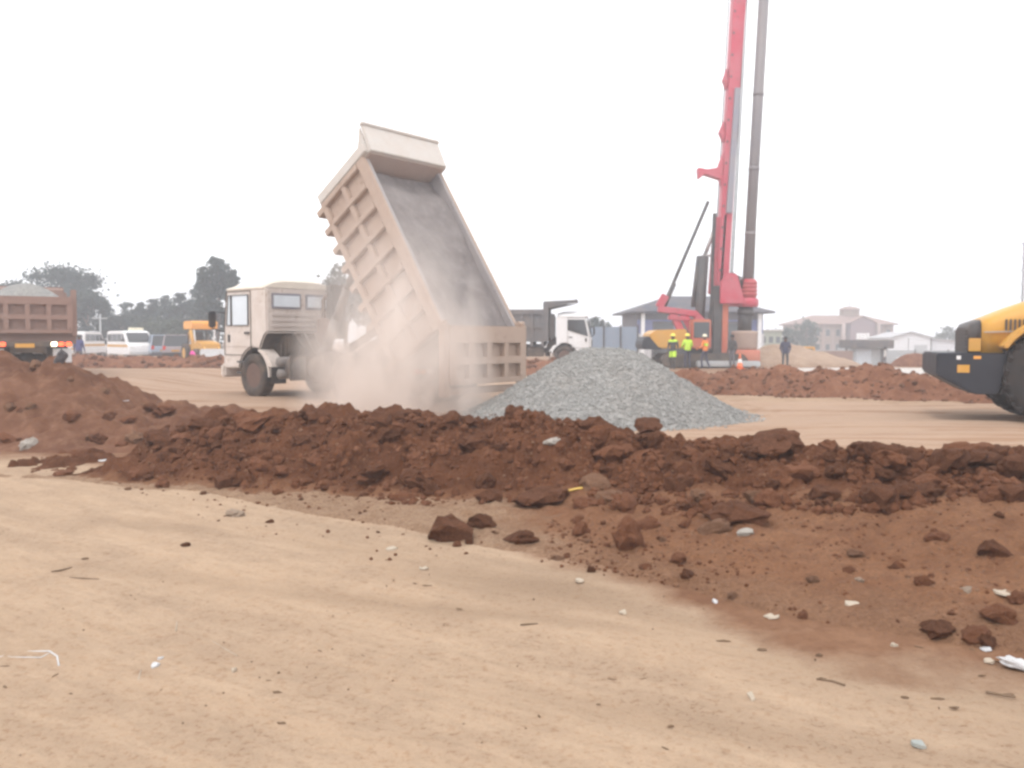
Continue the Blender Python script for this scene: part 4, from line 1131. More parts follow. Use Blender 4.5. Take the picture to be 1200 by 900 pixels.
# mast foot to top
m0 = A(840, 424); m1 = A(866.6, -35)
ax = (m1-m0).normalized()
def MA(t): return m0+(m1-m0)*t
def T(py): return (424-py)/(424+35)
w_ = .85
mb = MB(); mb.bar(m0, m1, .6, .72, (0, 1, 0), .03); mast = mb.build('mast', rigred_glare, rig)
mb = MB(); mb.bar(A(846, 340, -.2), A(872.5, -35, -.2), .34, .30, (0, 1, 0), .01); mb.build('guide_rail', rigred_glare, mast)
mb = MB(); mb.bar(A(853.4, 250, -.28), A(863.8, 104, -.28), .3, .44, (0, 1, 0), .02); mb.build('feed_ram', railgrey, mast)
mb = MB(); mb.bar(A(850, 252, -.3), A(845, 330, -.3), .12, .12, (0, 1, 0)); mb.build('feed_rod', steel, mast)
mb = MB(); mb.bar(MA(T(15))+Vector((-.2, -.315, 0)), MA(T(392))+Vector((-.2, -.315, 0)), .03, .03)
for k in range(16):
    py = 15+k*25; p = MA(T(py))+Vector((-.2, -.33, 0)); mb.tube(p, p+Vector((0, -.05, 0)), .06, n=8)
mb.build('bolts', darkmetal, mast)
for py, rw in ((92, .2), (153, .24)):
    p = MA(T(py)); mb = MB(); mb.prism([(p.x-.36, p.z-.5), (p.x-.36-rw, p.z), (p.x-.36, p.z+.6), (p.x-.3, p.z)], -.2, .2, 'y', .02); mb.build('lug', rigred_glare, mast)
p = MA(T(200)); mb = MB()
mb.prism([(p.x-.3, p.z-.9), (p.x-.45, p.z-.35), (p.x-1.25, p.z-.1), (p.x-1.55, p.z-.35), (p.x-1.6, p.z+.25), (p.x-1.1, p.z+.16), (p.x-.55, p.z+.25), (p.x-.25, p.z+1.1)], -.25, .25, 'y', .03)
mb.build('crown_bracket', rigred_glare, mast)
mb = MB(); mb.bar(A(838.5, 345), A(845, 255), .75, .36, (0, 1, 0), .03); mb.build('mast_backbone', rigred_glare, mast)
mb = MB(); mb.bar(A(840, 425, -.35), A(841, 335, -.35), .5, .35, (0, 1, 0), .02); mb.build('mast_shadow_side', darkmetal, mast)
mb = MB(); mb.bar(A(848, 424, -.45), A(850, 345, -.45), .3, .3, (0, 1, 0), .02); mb.build('mast_foot', rigrust, mast)
# kelly bar
k0 = A(876, 330, -.3); k1 = A(897, -35, -.3)
mb = MB(); mb.tube(k0, k1, .265, n=20)
for t_ in (.15, .36, .6): q0 = k0+(k1-k0)*t_; mb.tube(q0, q0+(k1-k0)*.012, .285, n=20)
mb.build('kelly_bar', kellymat, rig)
# head sheave and ropes above the frame
mb = MB(); mb.prism([(m1.x-.5, m1.z-.1), (m1.x+1.7, m1.z+.1), (m1.x+1.7, m1.z+.5), (m1.x+.2, m1.z+.9), (m1.x-.8, m1.z+.4)], -.35, .35, 'y', .03); mb.build('mast_head', rigred_glare, mast)
mb = MB(); mb.tube(A(883, 330, .2), A(897, -35, .2), .025, n=6); mb.build('rope', darkmetal, mast)
for dx_, dd_ in ((3.5, -.3), (-16, .5), (5.5, -.5)):
    mb = MB(); mb.path([A(852+dx_, 335, dd_), A(860.5+dx_, 180, dd_), A(872+dx_, -35, dd_)], .03, 6); mb.build('rope', darkmetal, mast)
mb = MB()
for k in range(22):
    p = MA(T(20+k*17))+Vector((.05, -.305, 0)); mb.box(p, (.2, .03, .34), Matrix.Rotation(R(3.5), 3, 'Y'), .01)
mb.build('mast_slots', darkmetal, mast)
mb = MB()
for k in range(3): mb.path([A(836+k*1.5, 250, -.45), A(834+k*1.2, 300, -.5), A(833+k, 350, -.5), A(829+k*2, 392, -.6), A(818, 405, -.5)], .035, 6)
mb.build('hydraulic_hose', black, mast)
# rotary drive
g0 = A(876, 352, -.3)
mb = MB(); mb.lathe([(.2, -.36), (.5, -.34), (.56, -.2), (.56, .02), (.46, .1), (.46, .12)], Matrix.Translation(g0), 28); mb.bar(A(842, 352), A(880, 352), 1.0, .62, (0, 0, 1), .05); dv = mb.build('rotary_drive', rigred_glare, rig)
mb = MB(); mb.lathe([(.43, .1), (.46, .3), (.46, .95), (.38, 1.08), (.3, 1.1)], Matrix.Translation(g0), 24)
for k in range(4): mb.lathe([(.465, .25+k*.2), (.5, .28+k*.2), (.5, .33+k*.2), (.465, .36+k*.2)], Matrix.Translation(g0), 24)
mb.build('gearbox', paint('gearbox_red', (.42, .03, .05), .45, .3), dv)
mb = MB(); q0 = A(842, 356, -.5); mb.prism([(q0.x, q0.z), (q0.x+1.3, q0.z), (q0.x+.85, q0.z+1.5), (q0.x+.35, q0.z+1.6), (q0.x, q0.z+1.1)], -.9, -.72, 'y', .02); mb.prism([(q0.x+.05, q0.z), (q0.x+1.2, q0.z), (q0.x+.8, q0.z+1.4), (q0.x+.1, q0.z+1.1)], .1, .28, 'y', .02); mb.bar((q0.x+.2, q0.y-.3, q0.z+.2), (q0.x+.2, q0.y+.3, q0.z+.2), .15, .15); mb.build('drive_carriage', rigred_glare, dv)
mb = MB()
for k in range(4): mb.path([A(852+k*3, 330, -.6), A(857+k*3, 318+k*2, -.7), A(866+k*2, 326, -.7), A(869, 338, -.6)], .03, 6)
mb.build('hydraulic_hose', black, dv)
# drill string and bucket
mb = MB(); mb.tube(A(874, 360, -.3), A(872.5, 388, -.3), .36, n=20); mb.tube(A(874, 363, -.3), A(873.8, 369, -.3), .44, n=20); mb.build('drill_stem', darkmetal, rig)
mb = MB(); p0 = A(872.5, 388, -.3); mb.lathe([(.3, .02), (.66, 0), (.68, -.12), (.66, -.2), (.66, -.85), (.6, -.98), (.25, -1.02)], Matrix.Translation(p0), 28); mb.build('drilling_bucket', paint('bucket_steel', (.36, .26, .22), .6, .5), rig)
mb = MB(); p0 = A(872.5, 411, -.3); mb.lathe([(.75, .05), (.8, 0), (.8, -.8), (.75, -.85)], Matrix.Translation(p0), 28); mb.build('ground_casing', rigrust, rig)
# raising cylinders
mb = MB(); mb.tube(A(817, 412, .2), A(825, 300, .2), .27, .25, n=18); mb.tube(A(812, 360, .3), A(819, 300, .3), .12, n=10); cy_ = mb.build('mast_ram', darkmetal, rig)
mb = MB(); mb.tube(A(825, 302, .2), A(838, 266, .2), .10, n=12); mb.tube(A(825, 300, .1), A(836, 299, .1), .06, n=8); mb.build('ram_rod', steel, cy_)
mb = MB(); mb.tube(A(778, 358, .3), A(830, 236, .3), .09, n=10); mb.tube(A(777, 362, .3), A(790, 332, .3), .13, n=10); mb.build('back_stay', darkmetal, rig)
mb = MB()
mb.bar(A(771, 362, -.2), A(815, 368, -.2), .5, .32, (0, 0, 1), .04); mb.bar(A(772, 360, -.2), A(780, 346, -.2), .4, .3, (0, 1, 0), .03)
mb.bar(A(788, 366, -.3), A(800, 392, -.3), .36, .22, (0, 1, 0), .03); mb.bar(A(800, 366, -.3), A(812, 390, -.3), .36, .22, (0, 1, 0), .03); mb.bar(A(783, 372, -.3), A(808, 374, -.3), .36, .22, (0, 0, 1), .03)
mb.bar(A(812, 366, -.2), A(840, 395, -.1), .36, .3, (0, 1, 0), .03)
mb.build('parallelogram_arm', rigred_glare, rig)

# ------------------------------------------------------------------ people
def person(label, loc, yaw, h, shirt, trousers, extras=(), pose=None, group='workers on the site', hat=None):
    pose = pose or {}
    k = h/1.74; V = []; E_ = []; Rd = []
    def v(p, r, par=None):
        V.append(Vector(p)*k); Rd.append(r*k if not isinstance(r, tuple) else (r[0]*k, r[1]*k)); i = len(V)-1
        if par is not None: E_.append((par, i))
        return i
    ln = pose.get('lean', 0.0); tw = pose.get('head', 0.0)
    pel = v((0, 0, .95), (.155, .115)); sp = v((0, ln*.25, 1.14), (.14, .105), pel); ch = v((0, ln*.7, 1.34), (.175, .12), sp)
    nk = v((0, ln+.01, 1.475), .06, ch); hd0 = v((tw*.02, ln+.03, 1.56), .078, nk); hd1 = v((tw*.02, ln+.03, 1.645), .092, hd0); hd2 = v((tw*.02, ln+.015, 1.70), .06, hd1)
    v((tw*.08, ln+.135, 1.60), .016, hd0)                                   # nose
    for s in (-1, 1): v((s*.098, ln+.02, 1.60), .016, hd0)                  # ears
    for s, key in ((-1, 'l'), (1, 'r')):
        el = pose.get(key+'e', (.25, -.02, 1.11)); wr = pose.get(key+'w', (.27, .08, .87))
        sh = v((s*.185, ln*.8, 1.40), .072, ch); e = v((s*el[0], el[1]+ln*.6, el[2]), .05, sh); w1 = v((s*wr[0], wr[1]+ln*.4, wr[2]), .034, e)
        d = (V[w1]-V[e]).normalized()/1; pm = V[w1]/k+d*.06; pa = v(pm, (.036, .024), w1); tip = V[pa]/k
        for fi in range(4):
            o = Vector((s*-.012, (fi-1.5)*.019, 0)); l_ = (.06, .072, .07, .052)[fi]
            f1 = v(tip+o+d*.04, .009, pa); v(tip+o+d*(.04+l_)+Vector((s*-.018, 0, 0)), .008, f1)
        th_ = v(tip+Vector((s*-.015, .045, 0))+d*.005, .010, pa); v(tip+Vector((s*-.025, .062, 0))+d*.04, .009, th_)
        kn = pose.get(key+'k', (.11, .03, .51)); an = pose.get(key+'a', (.12, -.02, .09))
        hp = v((s*.095, 0, .90), .098, pel); kk = v((s*kn[0], kn[1], kn[2]), .064, hp); aa = v((s*an[0], an[1], an[2]), .05, kk); v((s*(an[0]+.02), an[1]+.15, .045), .042, aa)
    me = bpy.data.meshes.new('person'); me.from_pydata(V, E_, []); o = bpy.data.objects.new('tmp_person', me); COL.objects.link(o)
    md = o.modifiers.new('Skin', 'SKIN'); md.branch_smoothing = .5
    sv = me.skin_vertices[0].data
    for i, r_ in enumerate(Rd):
        sv[i].radius = r_ if isinstance(r_, tuple) else (r_, r_); sv[i].use_root = (i == 0)
    sb = o.modifiers.new('Sub', 'SUBSURF'); sb.levels = 2; sb.render_levels = 2
    dg = bpy.context.evaluated_depsgraph_get(); dg.update()
    me2 = bpy.data.meshes.new_from_object(o.evaluated_get(dg)); bpy.data.objects.remove(o)
    me2.name = 'person'
    me2.materials.clear()
    for m_ in (shirt, trousers, skinmat, black): me2.materials.append(m_)
    wrists = [Vv for Vv, r_ in zip(V, Rd) if r_ == .034*k]
    for p in me2.polygons:
        c = p.center; z = c.z/k; p.use_smooth = True
        if z > 1.47: i = 2
        elif min((c-w_).length for w_ in wrists) < .06*k or (z < .95 and abs(c.x) > .19*k and z > .6): i = 2 if any((c-w_).length < .2*k and c.z < w_.z+.02 for w_ in wrists) else 0
        elif z > .93 or abs(c.x) > .21*k: i = 0
        elif z < .1: i = 3
        else: i = 1
        p.material_index = i
    root = bpy.data.objects.new('person', me2); COL.objects.link(root); root.location = loc; root.rotation_euler = (0, 0, yaw)
    tag(root, label, 'person', group)
    hx = tw*.02*k; hy = (ln+.028)*k
    if hat:
        mb = MB(); mb.lathe([(.15*k, 0), (.15*k, .012), (.118*k, .02), (.112*k, .07*k), (.085*k, .115*k), (.03*k, .135*k)], Matrix.Translation((hx, hy, 1.645*k)), 18); mb.build('helmet', hat, root)
    else:
        mb = MB(); mb.lathe([(.098*k, -.03), (.104*k, .02*k), (.088*k, .07*k), (.04*k, .10*k)], Matrix.Translation((hx, hy-.012, 1.65*k)), 14); mb.build('hair', hairmat, root)
    for nm, mt, zr, off in extras:
        bm = bmesh.new(); bm.from_mesh(me2)
        dl = [f for f in bm.faces if not (zr[0]*k < f.calc_center_median().z < zr[1]*k and abs(f.calc_center_median().x) < .215*k)]
        bmesh.ops.delete(bm, geom=dl, context='FACES'); bm.normal_update()
        for vv in bm.verts: vv.co += vv.normal*off
        for f in bm.faces: f.material_index = 0; f.smooth = True
        bm2 = bpy.data.meshes.new(nm); bm.to_mesh(bm2); bm.free(); bm2.materials.clear(); bm2.materials.append(mt)
        ob = bpy.data.objects.new(nm, bm2); COL.objects.link(ob); ob.parent = root
    return root
lime = cloth('lime_vest_cloth', (.55, .85, .06)); orangev = cloth('orange_vest_cloth', (.9, .26, .05)); helm = paint('yellow_helmet', (.85, .75, .08), .35, .1, scale=8)
navy = cloth('navy_cloth', (.045, .05, .09)); darkc = cloth('charcoal_cloth', (.05, .05, .055)); greyc = cloth('grey_cloth', (.13, .13, .15)); bluec = cloth('blue_cloth', (.06, .07, .2)); palec = cloth('pale_cloth', (.6, .58, .56)); helmw = paint('pale_helmet', (.8, .72, .55), .35, .1, scale=8)
def foot(px, D): p = at(px, 430, D); p.z = ground_z(p.x, p.y); return p
bend = dict(le=(.27, .05, 1.13), lw=(.2, .26, 1.05), re=(.27, .05, 1.13), rw=(.18, .28, 1.08))
step_ = dict(lk=(.11, .14, .52), la=(.11, .1, .09), rk=(.12, -.02, .5), ra=(.12, -.2, .1))
person('worker in dark clothes with lime stripes and yellow helmet, beside the plain lime vest', foot(788.5, 41.5), 2.6, 1.72, darkc, darkc, (('vest_stripe', lime, (.62, .90), .018), ('vest_collar', lime, (1.36, 1.47), .018)), dict(step_), hat=helm)
person('worker in a plain lime vest and yellow helmet standing with back turned', foot(805.5, 43.0), .2, 1.74, lime, navy, (('vest', lime, (.95, 1.45), .02),), dict(bend), hat=helm)
person('worker in an orange vest with yellow band, beside the rig mast foot', foot(826, 42.5), .9, 1.70, orangev, navy, (('vest', orangev, (.95, 1.45), .018), ('vest_band', lime, (1.18, 1.32), .028)), dict(bend, **step_), hat=helmw)
person('bareheaded man in dark clothes standing right of the rig mast beside the cone', foot(858, 43), 2.2, 1.70, darkc, greyc, (), {}, hat=None)
person('man in navy jacket standing alone on the pale path before the tan heap', foot(920, 42.2), 2.9, 1.62, navy, darkc, (('jacket', navy, (.86, 1.45), .025),), dict(le=(.26, .0, 1.12), lw=(.2, .16, .98), re=(.26, 0, 1.12), rw=(.2, .16, .98)))
person('man in dark blue standing between the loaded truck and the white minibus', foot(93, 45), .1, 1.72, bluec, greyc, (('jacket', bluec, (.9, 1.45), .025),), {}, hat=None, group='bystanders by the parked vehicles')
person('person in pale clothes by the gatehouse post', foot(1037, 62), 1.2, 1.5, palec, greyc, (), dict(step_), hat=None, group='bystanders by the parked vehicles')

# traffic cone
cp = foot(867, 41.5); cone = thing('traffic_cone', 'orange and white traffic cone by the drill casing', 'traffic cone', cp)
mb = MB(); mb.box((0, 0, .025), (.42, .42, .05), None, .01); mb.lathe([(.17, .05), (.11, .32)], None, 18); mb.lathe([(.078, .5), (.03, .75), (.02, .76)], None, 18); mb.build('cone_body', paint('cone_orange', (.85, .2, .07), .5, .15), cone)
mb = MB(); mb.lathe([(.11, .32), (.113, .325), (.081, .495), (.078, .5)], None, 18); mb.build('reflective_band', white, cone)

# ------------------------------------------------------------------ parked vehicles far left
def minibus(label, loc, yaw, body, group, roofbox=False):
    t = thing('minibus', label, 'minibus', loc, yaw, group); hw = .85
    pr = [(-2.35, .4), (-2.38, 1.0), (-2.2, 1.98), (-2.0, 2.05), (1.0, 2.05), (1.35, 1.95), (1.95, 1.2), (2.3, 1.05), (2.38, .75), (2.35, .4)]
    mb = MB(); mb.prism(pr, -hw, hw, 'y', .05); bd = mb.build('body', body, t)
    for s in (-1, 1):
        for x0, x1 in ((-2.05, -1.15), (-1.08, -.1), (-.03, .85)):
            mb = MB(); mb.box(((x0+x1)/2, s*(hw+.004), 1.58), (x1-x0, .02, .52), None, .008); mb.build('side_window', glass_dark, bd)
        mb = MB(); mb.prism([(.95, 1.32), (.95, 1.84), (1.2, 1.84), (1.62, 1.32)], s*(hw-.01), s*(hw+.012), 'y'); mb.build('side_window', glass_dark, bd)
        mb = MB(); mb.box((-.1, s*(hw+.006), 1.02), (4.3, .016, .16), None, .004); mb.build('stripe', yellow, bd)
        mb = MB(); mb.box((1.45, s*(hw+.12), 1.4), (.08, .14, .2), None, .03); mb.build('mirror', black, bd)
        for x in (-1.5, 1.55): wheel(t, (x, s*.74, .33), .33, .2, rim=steel, n=18)
        mb = MB(); mb.box((-2.39, s*.72, 1.15), (.05, .16, .34), None, .02); mb.build('tail_light', lamp_red, bd)
        mb = MB(); mb.box((2.32, s*.62, .88), (.12, .3, .18), None, .03); mb.build('headlight', lamp_clear, bd)
    mb = MB(); mb.box((-2.315, 0, 1.56), (.03, 1.4, .5), Matrix.Rotation(R(10.5), 3, 'Y'), .01); mb.build('rear_window', glass_dark, bd)
    mb = MB(); mb.box((1.68, 0, 1.6), (.03, 1.45, .82), Matrix.Rotation(R(-38.7), 3, 'Y'), .01); mb.build('windscreen', glass_dark, bd)
    mb = MB(); mb.box((-2.39, 0, 1.02), (.03, 1.3, .16), None, .006); mb.build('stripe', yellow, bd)
    mb = MB(); mb.box((-2.42, 0, .52), (.14, 1.66, .2), None, .04); mb.box((2.4, 0, .5), (.14, 1.66, .22), None, .04); mb.build('bumper', greywhite, t)
    mb = MB(); mb.box((-2.405, 0, .75), (.02, .5, .12)); mb.build('number_plate', yellow, bd)
    if roofbox:
        mb = MB(); mb.box((.3, .3, 2.17), (.5, .9, .22), None, .03); mb.build('roof_sign', paint('roof_sign_cream', (.75, .7, .55), .5, .2), t)
    return t
def car(label, loc, yaw, body, group, suv=True, lower=None):
    t = thing('parked_car', label, 'car', loc, yaw, group); hw = .84; hh = 1.72 if suv else 1.45
    mb = MB(); mb.prism([(-2.15, .38), (-2.2, .95), (-2.05, 1.02), (1.0, 1.05), (1.95, .9), (2.12, .7), (2.12, .38)], -hw, hw, 'y', .05); bd = mb.build('body', body, t)
    zb = 1.0
    def ring(x, w, z): return (x, w, z)
    a0, a1 = (-2.1 if suv else -1.75), 1.05; b0, b1 = (-1.95 if suv else -1.2), .35
    mb = MB(); mb.loft([[(a0, -hw+.04, zb), (a1, -hw+.04, zb), (a1, hw-.04, zb), (a0, hw-.04, zb)], [(b0, -hw+.16, hh), (b1, -hw+.16, hh), (b1, hw-.16, hh), (b0, hw-.16, hh)]], smooth=False); gh_ = mb.build('greenhouse', glass_dark, bd)
    mb = MB(); mb.box(((b0+b1)/2, 0, hh+.02), (b1-b0+.05, 2*hw-.28, .07), None, .03)
    for s in (-1, 1):
        for xa, xb in ((a0, b0), (a1, b1), (lerp(a0, a1, .45), lerp(b0, b1, .45))): mb.bar((xa, s*(hw-.03), zb), (xb, s*(hw-.15), hh), .07, .05)
    mb.build('roof', body, bd)
    for s in (-1, 1):
        for x in (-1.35, 1.3): wheel(t, (x, s*.74, .34), .34, .21, rim=steel, n=18)
        mb = MB(); mb.box((-2.17, s*.7, .9), (.07, .2, .26), None, .02); mb.build('tail_light', lamp_red, bd)
        mb = MB(); mb.box((2.05, s*.6, .74), (.12, .32, .14), None, .03); mb.build('headlight', lamp_clear, bd)
    if lower:
        mb = MB(); mb.box((0, 0, .45), (4.3, 2*hw+.03, .22), None, .04); mb.build('lower_cladding', lower, bd)
    mb = MB(); mb.box((-2.22, 0, .5), (.12, 1.62, .2), None, .04); mb.box((2.15, 0, .48), (.12, 1.62, .2), None, .04); mb.build('bumper', lower or greywhite, t)
    mb = MB(); mb.box((-2.215, 0, .72), (.02, .5, .11)); mb.build('number_plate', yellow, bd)
    return t
GV = 'vehicles parked beyond the low bank'
minibus('white minibus seen from behind with a yellow stripe, next to the man in dark blue', Vector((at(99, 420, 66).x, 66, 0)), R(97), white, GV)
pv = at(153, 420, 60); pv.z = 0
minibus('white minibus with a box sign on its roof, turned half sideways with windscreen showing', pv, R(-48), white, GV, True)
pv = at(187, 420, 60); pv.z = 0
car('pale silver-blue estate car parked right of the minibus with the roof sign', pv, R(120), silver, GV, True, greyc)
pv = at(214, 420, 58); pv.z = 0
car('dull grey-red hatchback seen from behind, between the silver-blue car and the yellow backhoe', pv, R(100), redcar, GV, True, darkc)
pv = at(119.5, 420, 74); pv.z = 0
car('small white car glimpsed in the gap between the two white minibuses', pv, R(95), white, GV, False)
pv = at(893, 418, 66); pv.z = ground_z(pv.x, pv.y)-.1
car('low white car parked behind the drill casing', pv, R(10), white, GV, False)
pv = at(953, 418, 76); pv.z = ground_z(pv.x, pv.y)
# yellow pickup / lorry behind the tan heap
t = thing('lorry', 'small lorry with a yellow cab standing behind the tan heap', 'lorry', pv+Vector((0, 0, .0)), R(185), GV)
mb = MB(); mb.prism([(.2, .5), (.2, 2.1), (1.1, 2.1), (1.55, 1.3), (1.7, 1.2), (1.7, .5)], -.85, .85, 'y', .05); cb = mb.build('cab', yellow, t)
mb = MB(); mb.prism([(.45, 1.3), (.45, 1.9), (1.02, 1.9), (1.36, 1.3)], -.87, .87, 'y'); mb.build('side_window', glass_dark, cb)
mb = MB(); mb.box((-1.6, 0, 1.25), (3.3, 1.8, .9), None, .04); mb.box((-1.2, 0, .7), (4, .8, .2)); mb.build('cargo_box', bedred, t)
for x in (1.0, -2.3):
    for s in (-1, 1): wheel(t, (x, s*.75, .42), .42, .24, n=18)

# yellow backhoe with canopy
pb = at(239, 424, 54); pb.z = 0
t = thing('backhoe', 'yellow backhoe with an open canopy roof standing right of the parked cars', 'backhoe', pb, R(-52))
mb = MB(); mb.prism([(-1.9, .55), (-1.9, 1.15), (-.4, 1.15), (-.3, 1.4), (1.0, 1.3), (1.35, 1.2), (1.4, .55)], -.6, .6, 'y', .05); mb.build('body', yellow, t)
mb = MB(); mb.prism([(-1.45, 2.48), (-1.3, 2.62), (.2, 2.62), (.35, 2.48), (.3, 2.1), (-1.4, 2.1)], -.8, .8, 'y', .04); mb.build('canopy', orange, t)
for xx in (-1.25, .2):
    for s in (-1, 1):
        mb = MB(); mb.tube((xx, s*.55, 1.1), (xx, s*.65, 2.12), .045, n=8); mb.build('canopy_post', white if xx > 0 else darkmetal, t)
mb = MB(); mb.box((-.6, 0, 1.35), (.5, .5, .12), None, .03); mb.box((-.82, 0, 1.65), (.12, .5, .55), None, .03); mb.build('seat', black, t)
for x, r_ in ((-1.1, .6), (1.0, .45)):
    for s in (-1, 1): wheel(t, (x, s*.78, r_), r_, .3, rim=yellow, n=18)
mb = MB(); mb.bar((1.2, -.45, 1.0), (2.3, -.45, .5), .12, .16); mb.bar((1.2, .45, 1.0), (2.3, .45, .5), .12, .16); mb.build('loader_arm', yellow, t)
mb = MB(); mb.prism([(2.2, .15), (2.15, .75), (2.35, .9), (2.45, .4), (2.95, .12)], -.95, .95, 'y', .02); mb.build('bucket', greywhite, t)
mb = MB(); mb.path([(-1.9, 0, .9), (-2.5, 0, 2.0), (-3.1, 0, 1.5), (-3.2, 0, .7)], [.14, .12, .11, .09]); mb.build('digger_arm', yellow, t)
pp = at(225.5, 420, 50); pp.z = 0
o = blob_mesh('bundle', 91, pink, sub=3, amp=.3, flat=1.0); o2 = bpy.data.objects.new('cloth_bundle', o); COL.objects.link(o2); o2.location = (pp.x, pp.y, .42); o2.scale = (.2, .2, .42); tag(o2, 'bright pink cloth bundle on the ground beside the yellow backhoe', 'bundle')
# black plastic sack on left heap
p = hit(69, 424); o2 = bpy.data.objects.new('plastic_sack', blob_mesh('sack', 77, paint('sack_plastic', (.05, .055, .07), .35, .25, scale=8), sub=3, amp=.6, flat=.9)); COL.objects.link(o2); o2.location = p+Vector((0, .05, .06)); o2.scale = (.1, .1, .15); o2.rotation_euler = (.2, .3, .4); tag(o2, 'dark plastic sack lying on the right shoulder of the tall left heap', 'sack')

# ------------------------------------------------------------------ trees
def tree(label, loc, H, W, style, lm, seed, group, nl=2600, ls=.30, trunk_h=.28):
    rnd = random.Random(seed); t = thing('conifer_tree' if style == 'cone' else 'tree', label, 'tree', loc, rnd.uniform(0, 6), group)
    mb = MB(); r0 = .018*H+.08
    top = Vector((rnd.uniform(-.3, .3), rnd.uniform(-.3, .3), H*.8))
    mb.path([(0, 0, -.2), (rnd.uniform(-.1, .1), 0, H*trunk_h), top*.75, top], [r0*1.3, r0, r0*.6, r0*.2], 9)
    clumps = []
    if style == 'cone':
        for k in range(70):
            f = rnd.random()**.8; z = H*lerp(trunk_h*.5, .99, f); r_ = W/2*(1-f)**.8*(1+.25*rnd.uniform(-1, 1))+.15
            a = rnd.uniform(0, 2*PI); q = rnd.uniform(.35, 1)
            clumps.append((Vector((math.cos(a)*r_*q, math.sin(a)*r_*q, z-r_*.25*q)), .16*W*(1.1-f)+.2, (1, 1, .55)))
        for k in range(14):
            z = H*lerp(trunk_h, .9, k/14); a = rnd.uniform(0, 6.28); r_ = W/2*(1-k/14)*.8
            mb.tube((0, 0, z), (math.cos(a)*r_, math.sin(a)*r_, z-.1*r_), r0*.22, r0*.06, 5)
    else:
        nb = rnd.randint(7, 10)
        for k in range(nb):
            a = 2*PI*k/nb+rnd.uniform(-.4, .4); z = H*rnd.uniform(trunk_h+.08, .86); rr = W/2*rnd.uniform(.45, .95)*math.sqrt(max(.1, 1-((z/H-.6)/.5)**2))
            e = Vector((math.cos(a)*rr, math.sin(a)*rr, z)); s_ = Vector((0, 0, z-H*.18))
            mb.path([s_, s_.lerp(e, .5)+Vector((0, 0, .05*H)), e], [r0*.4, r0*.28, r0*.1], 6)
            for q in range(6):
                clumps.append((e+Vector((rnd.gauss(0, W*.10), rnd.gauss(0, W*.10), rnd.gauss(0, H*.045))), W*rnd.uniform(.09, .16), (1, 1, .7)))
        for k in range(26):
            z = H*rnd.uniform(.38, .97); rr = W/2*math.sqrt(max(.03, 1-((z/H-.58)/.43)**2)); a = rnd.uniform(0, 6.28); q = math.sqrt(rnd.random())*.85
            clumps.append((Vector((math.cos(a)*rr*q, math.sin(a)*rr*q, z)), W*rnd.uniform(.08, .15), (1, 1, .75)))
    mb.build('trunk', bark, t)
    mb = MB(); per = max(8, int(nl*2.6)//len(clumps))
    for c, r_, sc_ in clumps:
        for k in range(per):
            d = Vector((rnd.gauss(0, 1), rnd.gauss(0, 1), rnd.gauss(0, 1))); d = d.normalized()*r_*abs(rnd.gauss(0, .8))
            p = c+Vector((d.x*sc_[0], d.y*sc_[1], d.z*sc_[2])); s_ = ls*rnd.uniform(.5, 1.2)
            x_ = Vector((rnd.gauss(0, 1), rnd.gauss(0, 1), rnd.gauss(0, .7))).normalized(); y_ = x_.cross(Vector((rnd.gauss(0, 1), rnd.gauss(0, 1), rnd.gauss(0, 1)))).normalized()
            mb.quad(p-x_*s_*.5, p+y_*s_*.32, p+x_*s_*.5, p-y_*s_*.32)
    mb.build('crown', lm, t, recalc=False)
    return t
def tb(px, D): p = at(px, 420, D); return Vector((p.x, p.y, ground_base(p.x, p.y)))
def tz(py, D): return at(600, py, D).z
GT = 'trees behind the site'
tree('big broad dark tree rising behind the loaded red truck', tb(68, 95), tz(312, 95), 9.6, 'round', leaf_dark, 1, GT, 7200, .42)
tree('small tree leaning out left of the big broad dark tree', tb(12, 92), tz(330, 92), 3.6, 'round', leaf_mid, 2, GT, 1500, .36)
tree('dark shaggy tree hanging low right of the big broad one', tb(104, 90), tz(344, 90), 4.6, 'round', leaf_dark, 3, GT, 2600, .38)
for i, (px, py, D, W_, st, lm, lb) in enumerate((
    (129, 362, 100, 4.0, 'cone', leaf_mid, 'short pale conifer just right of the utility pole'),
    (150, 354, 104, 2.4, 'round', leaf_mid, 'slim tree with a small round crown on a bare stem above the minibuses'),
    (146, 368, 96, 4.6, 'round', leaf_dark, 'low bushy tree behind the minibus with the roof sign'),
    (166, 355, 100, 4.4, 'cone', leaf_mid, 'conifer above the minibus windscreen, second of the row from the slim tree'),
    (181, 350, 102, 4.8, 'cone', leaf_dark, 'dark pointed conifer above the silver-blue car'),
    (196, 347, 100, 5.0, 'cone', leaf_mid, 'pointed conifer between the silver-blue car and the hatchback'),
    (213, 344, 98, 5.4, 'cone', leaf_dark, 'broad dark conifer above the grey-red hatchback'),
    (229, 341, 100, 5.6, 'cone', leaf_mid, 'broad conifer above the yellow backhoe canopy'),
    (188, 378, 88, 5.2, 'round', leaf_pale, 'low olive bush behind the silver-blue car'),
    (215, 376, 86, 5.0, 'round', leaf_pale, 'low olive bush behind the grey-red hatchback'),
    (170, 380, 88, 4.4, 'round', leaf_mid, 'low grey-green bush behind the roof-sign minibus'))):
    tree(lb, tb(px, D), tz(py, D), W_, st, lm, 20+i, GT, 2200, .36, .15)
tree('tall shaggy eucalyptus behind the cream truck cab', tb(256, 84), tz(300, 84), 3.0, 'round', leaf_dark, 41, GT, 4200, .40, .2)
tree('second tall eucalyptus just left of the cream cab, lower than its neighbour', tb(243, 88), tz(322, 88), 2.8, 'round', leaf_mid, 42, GT, 2400, .38, .2)
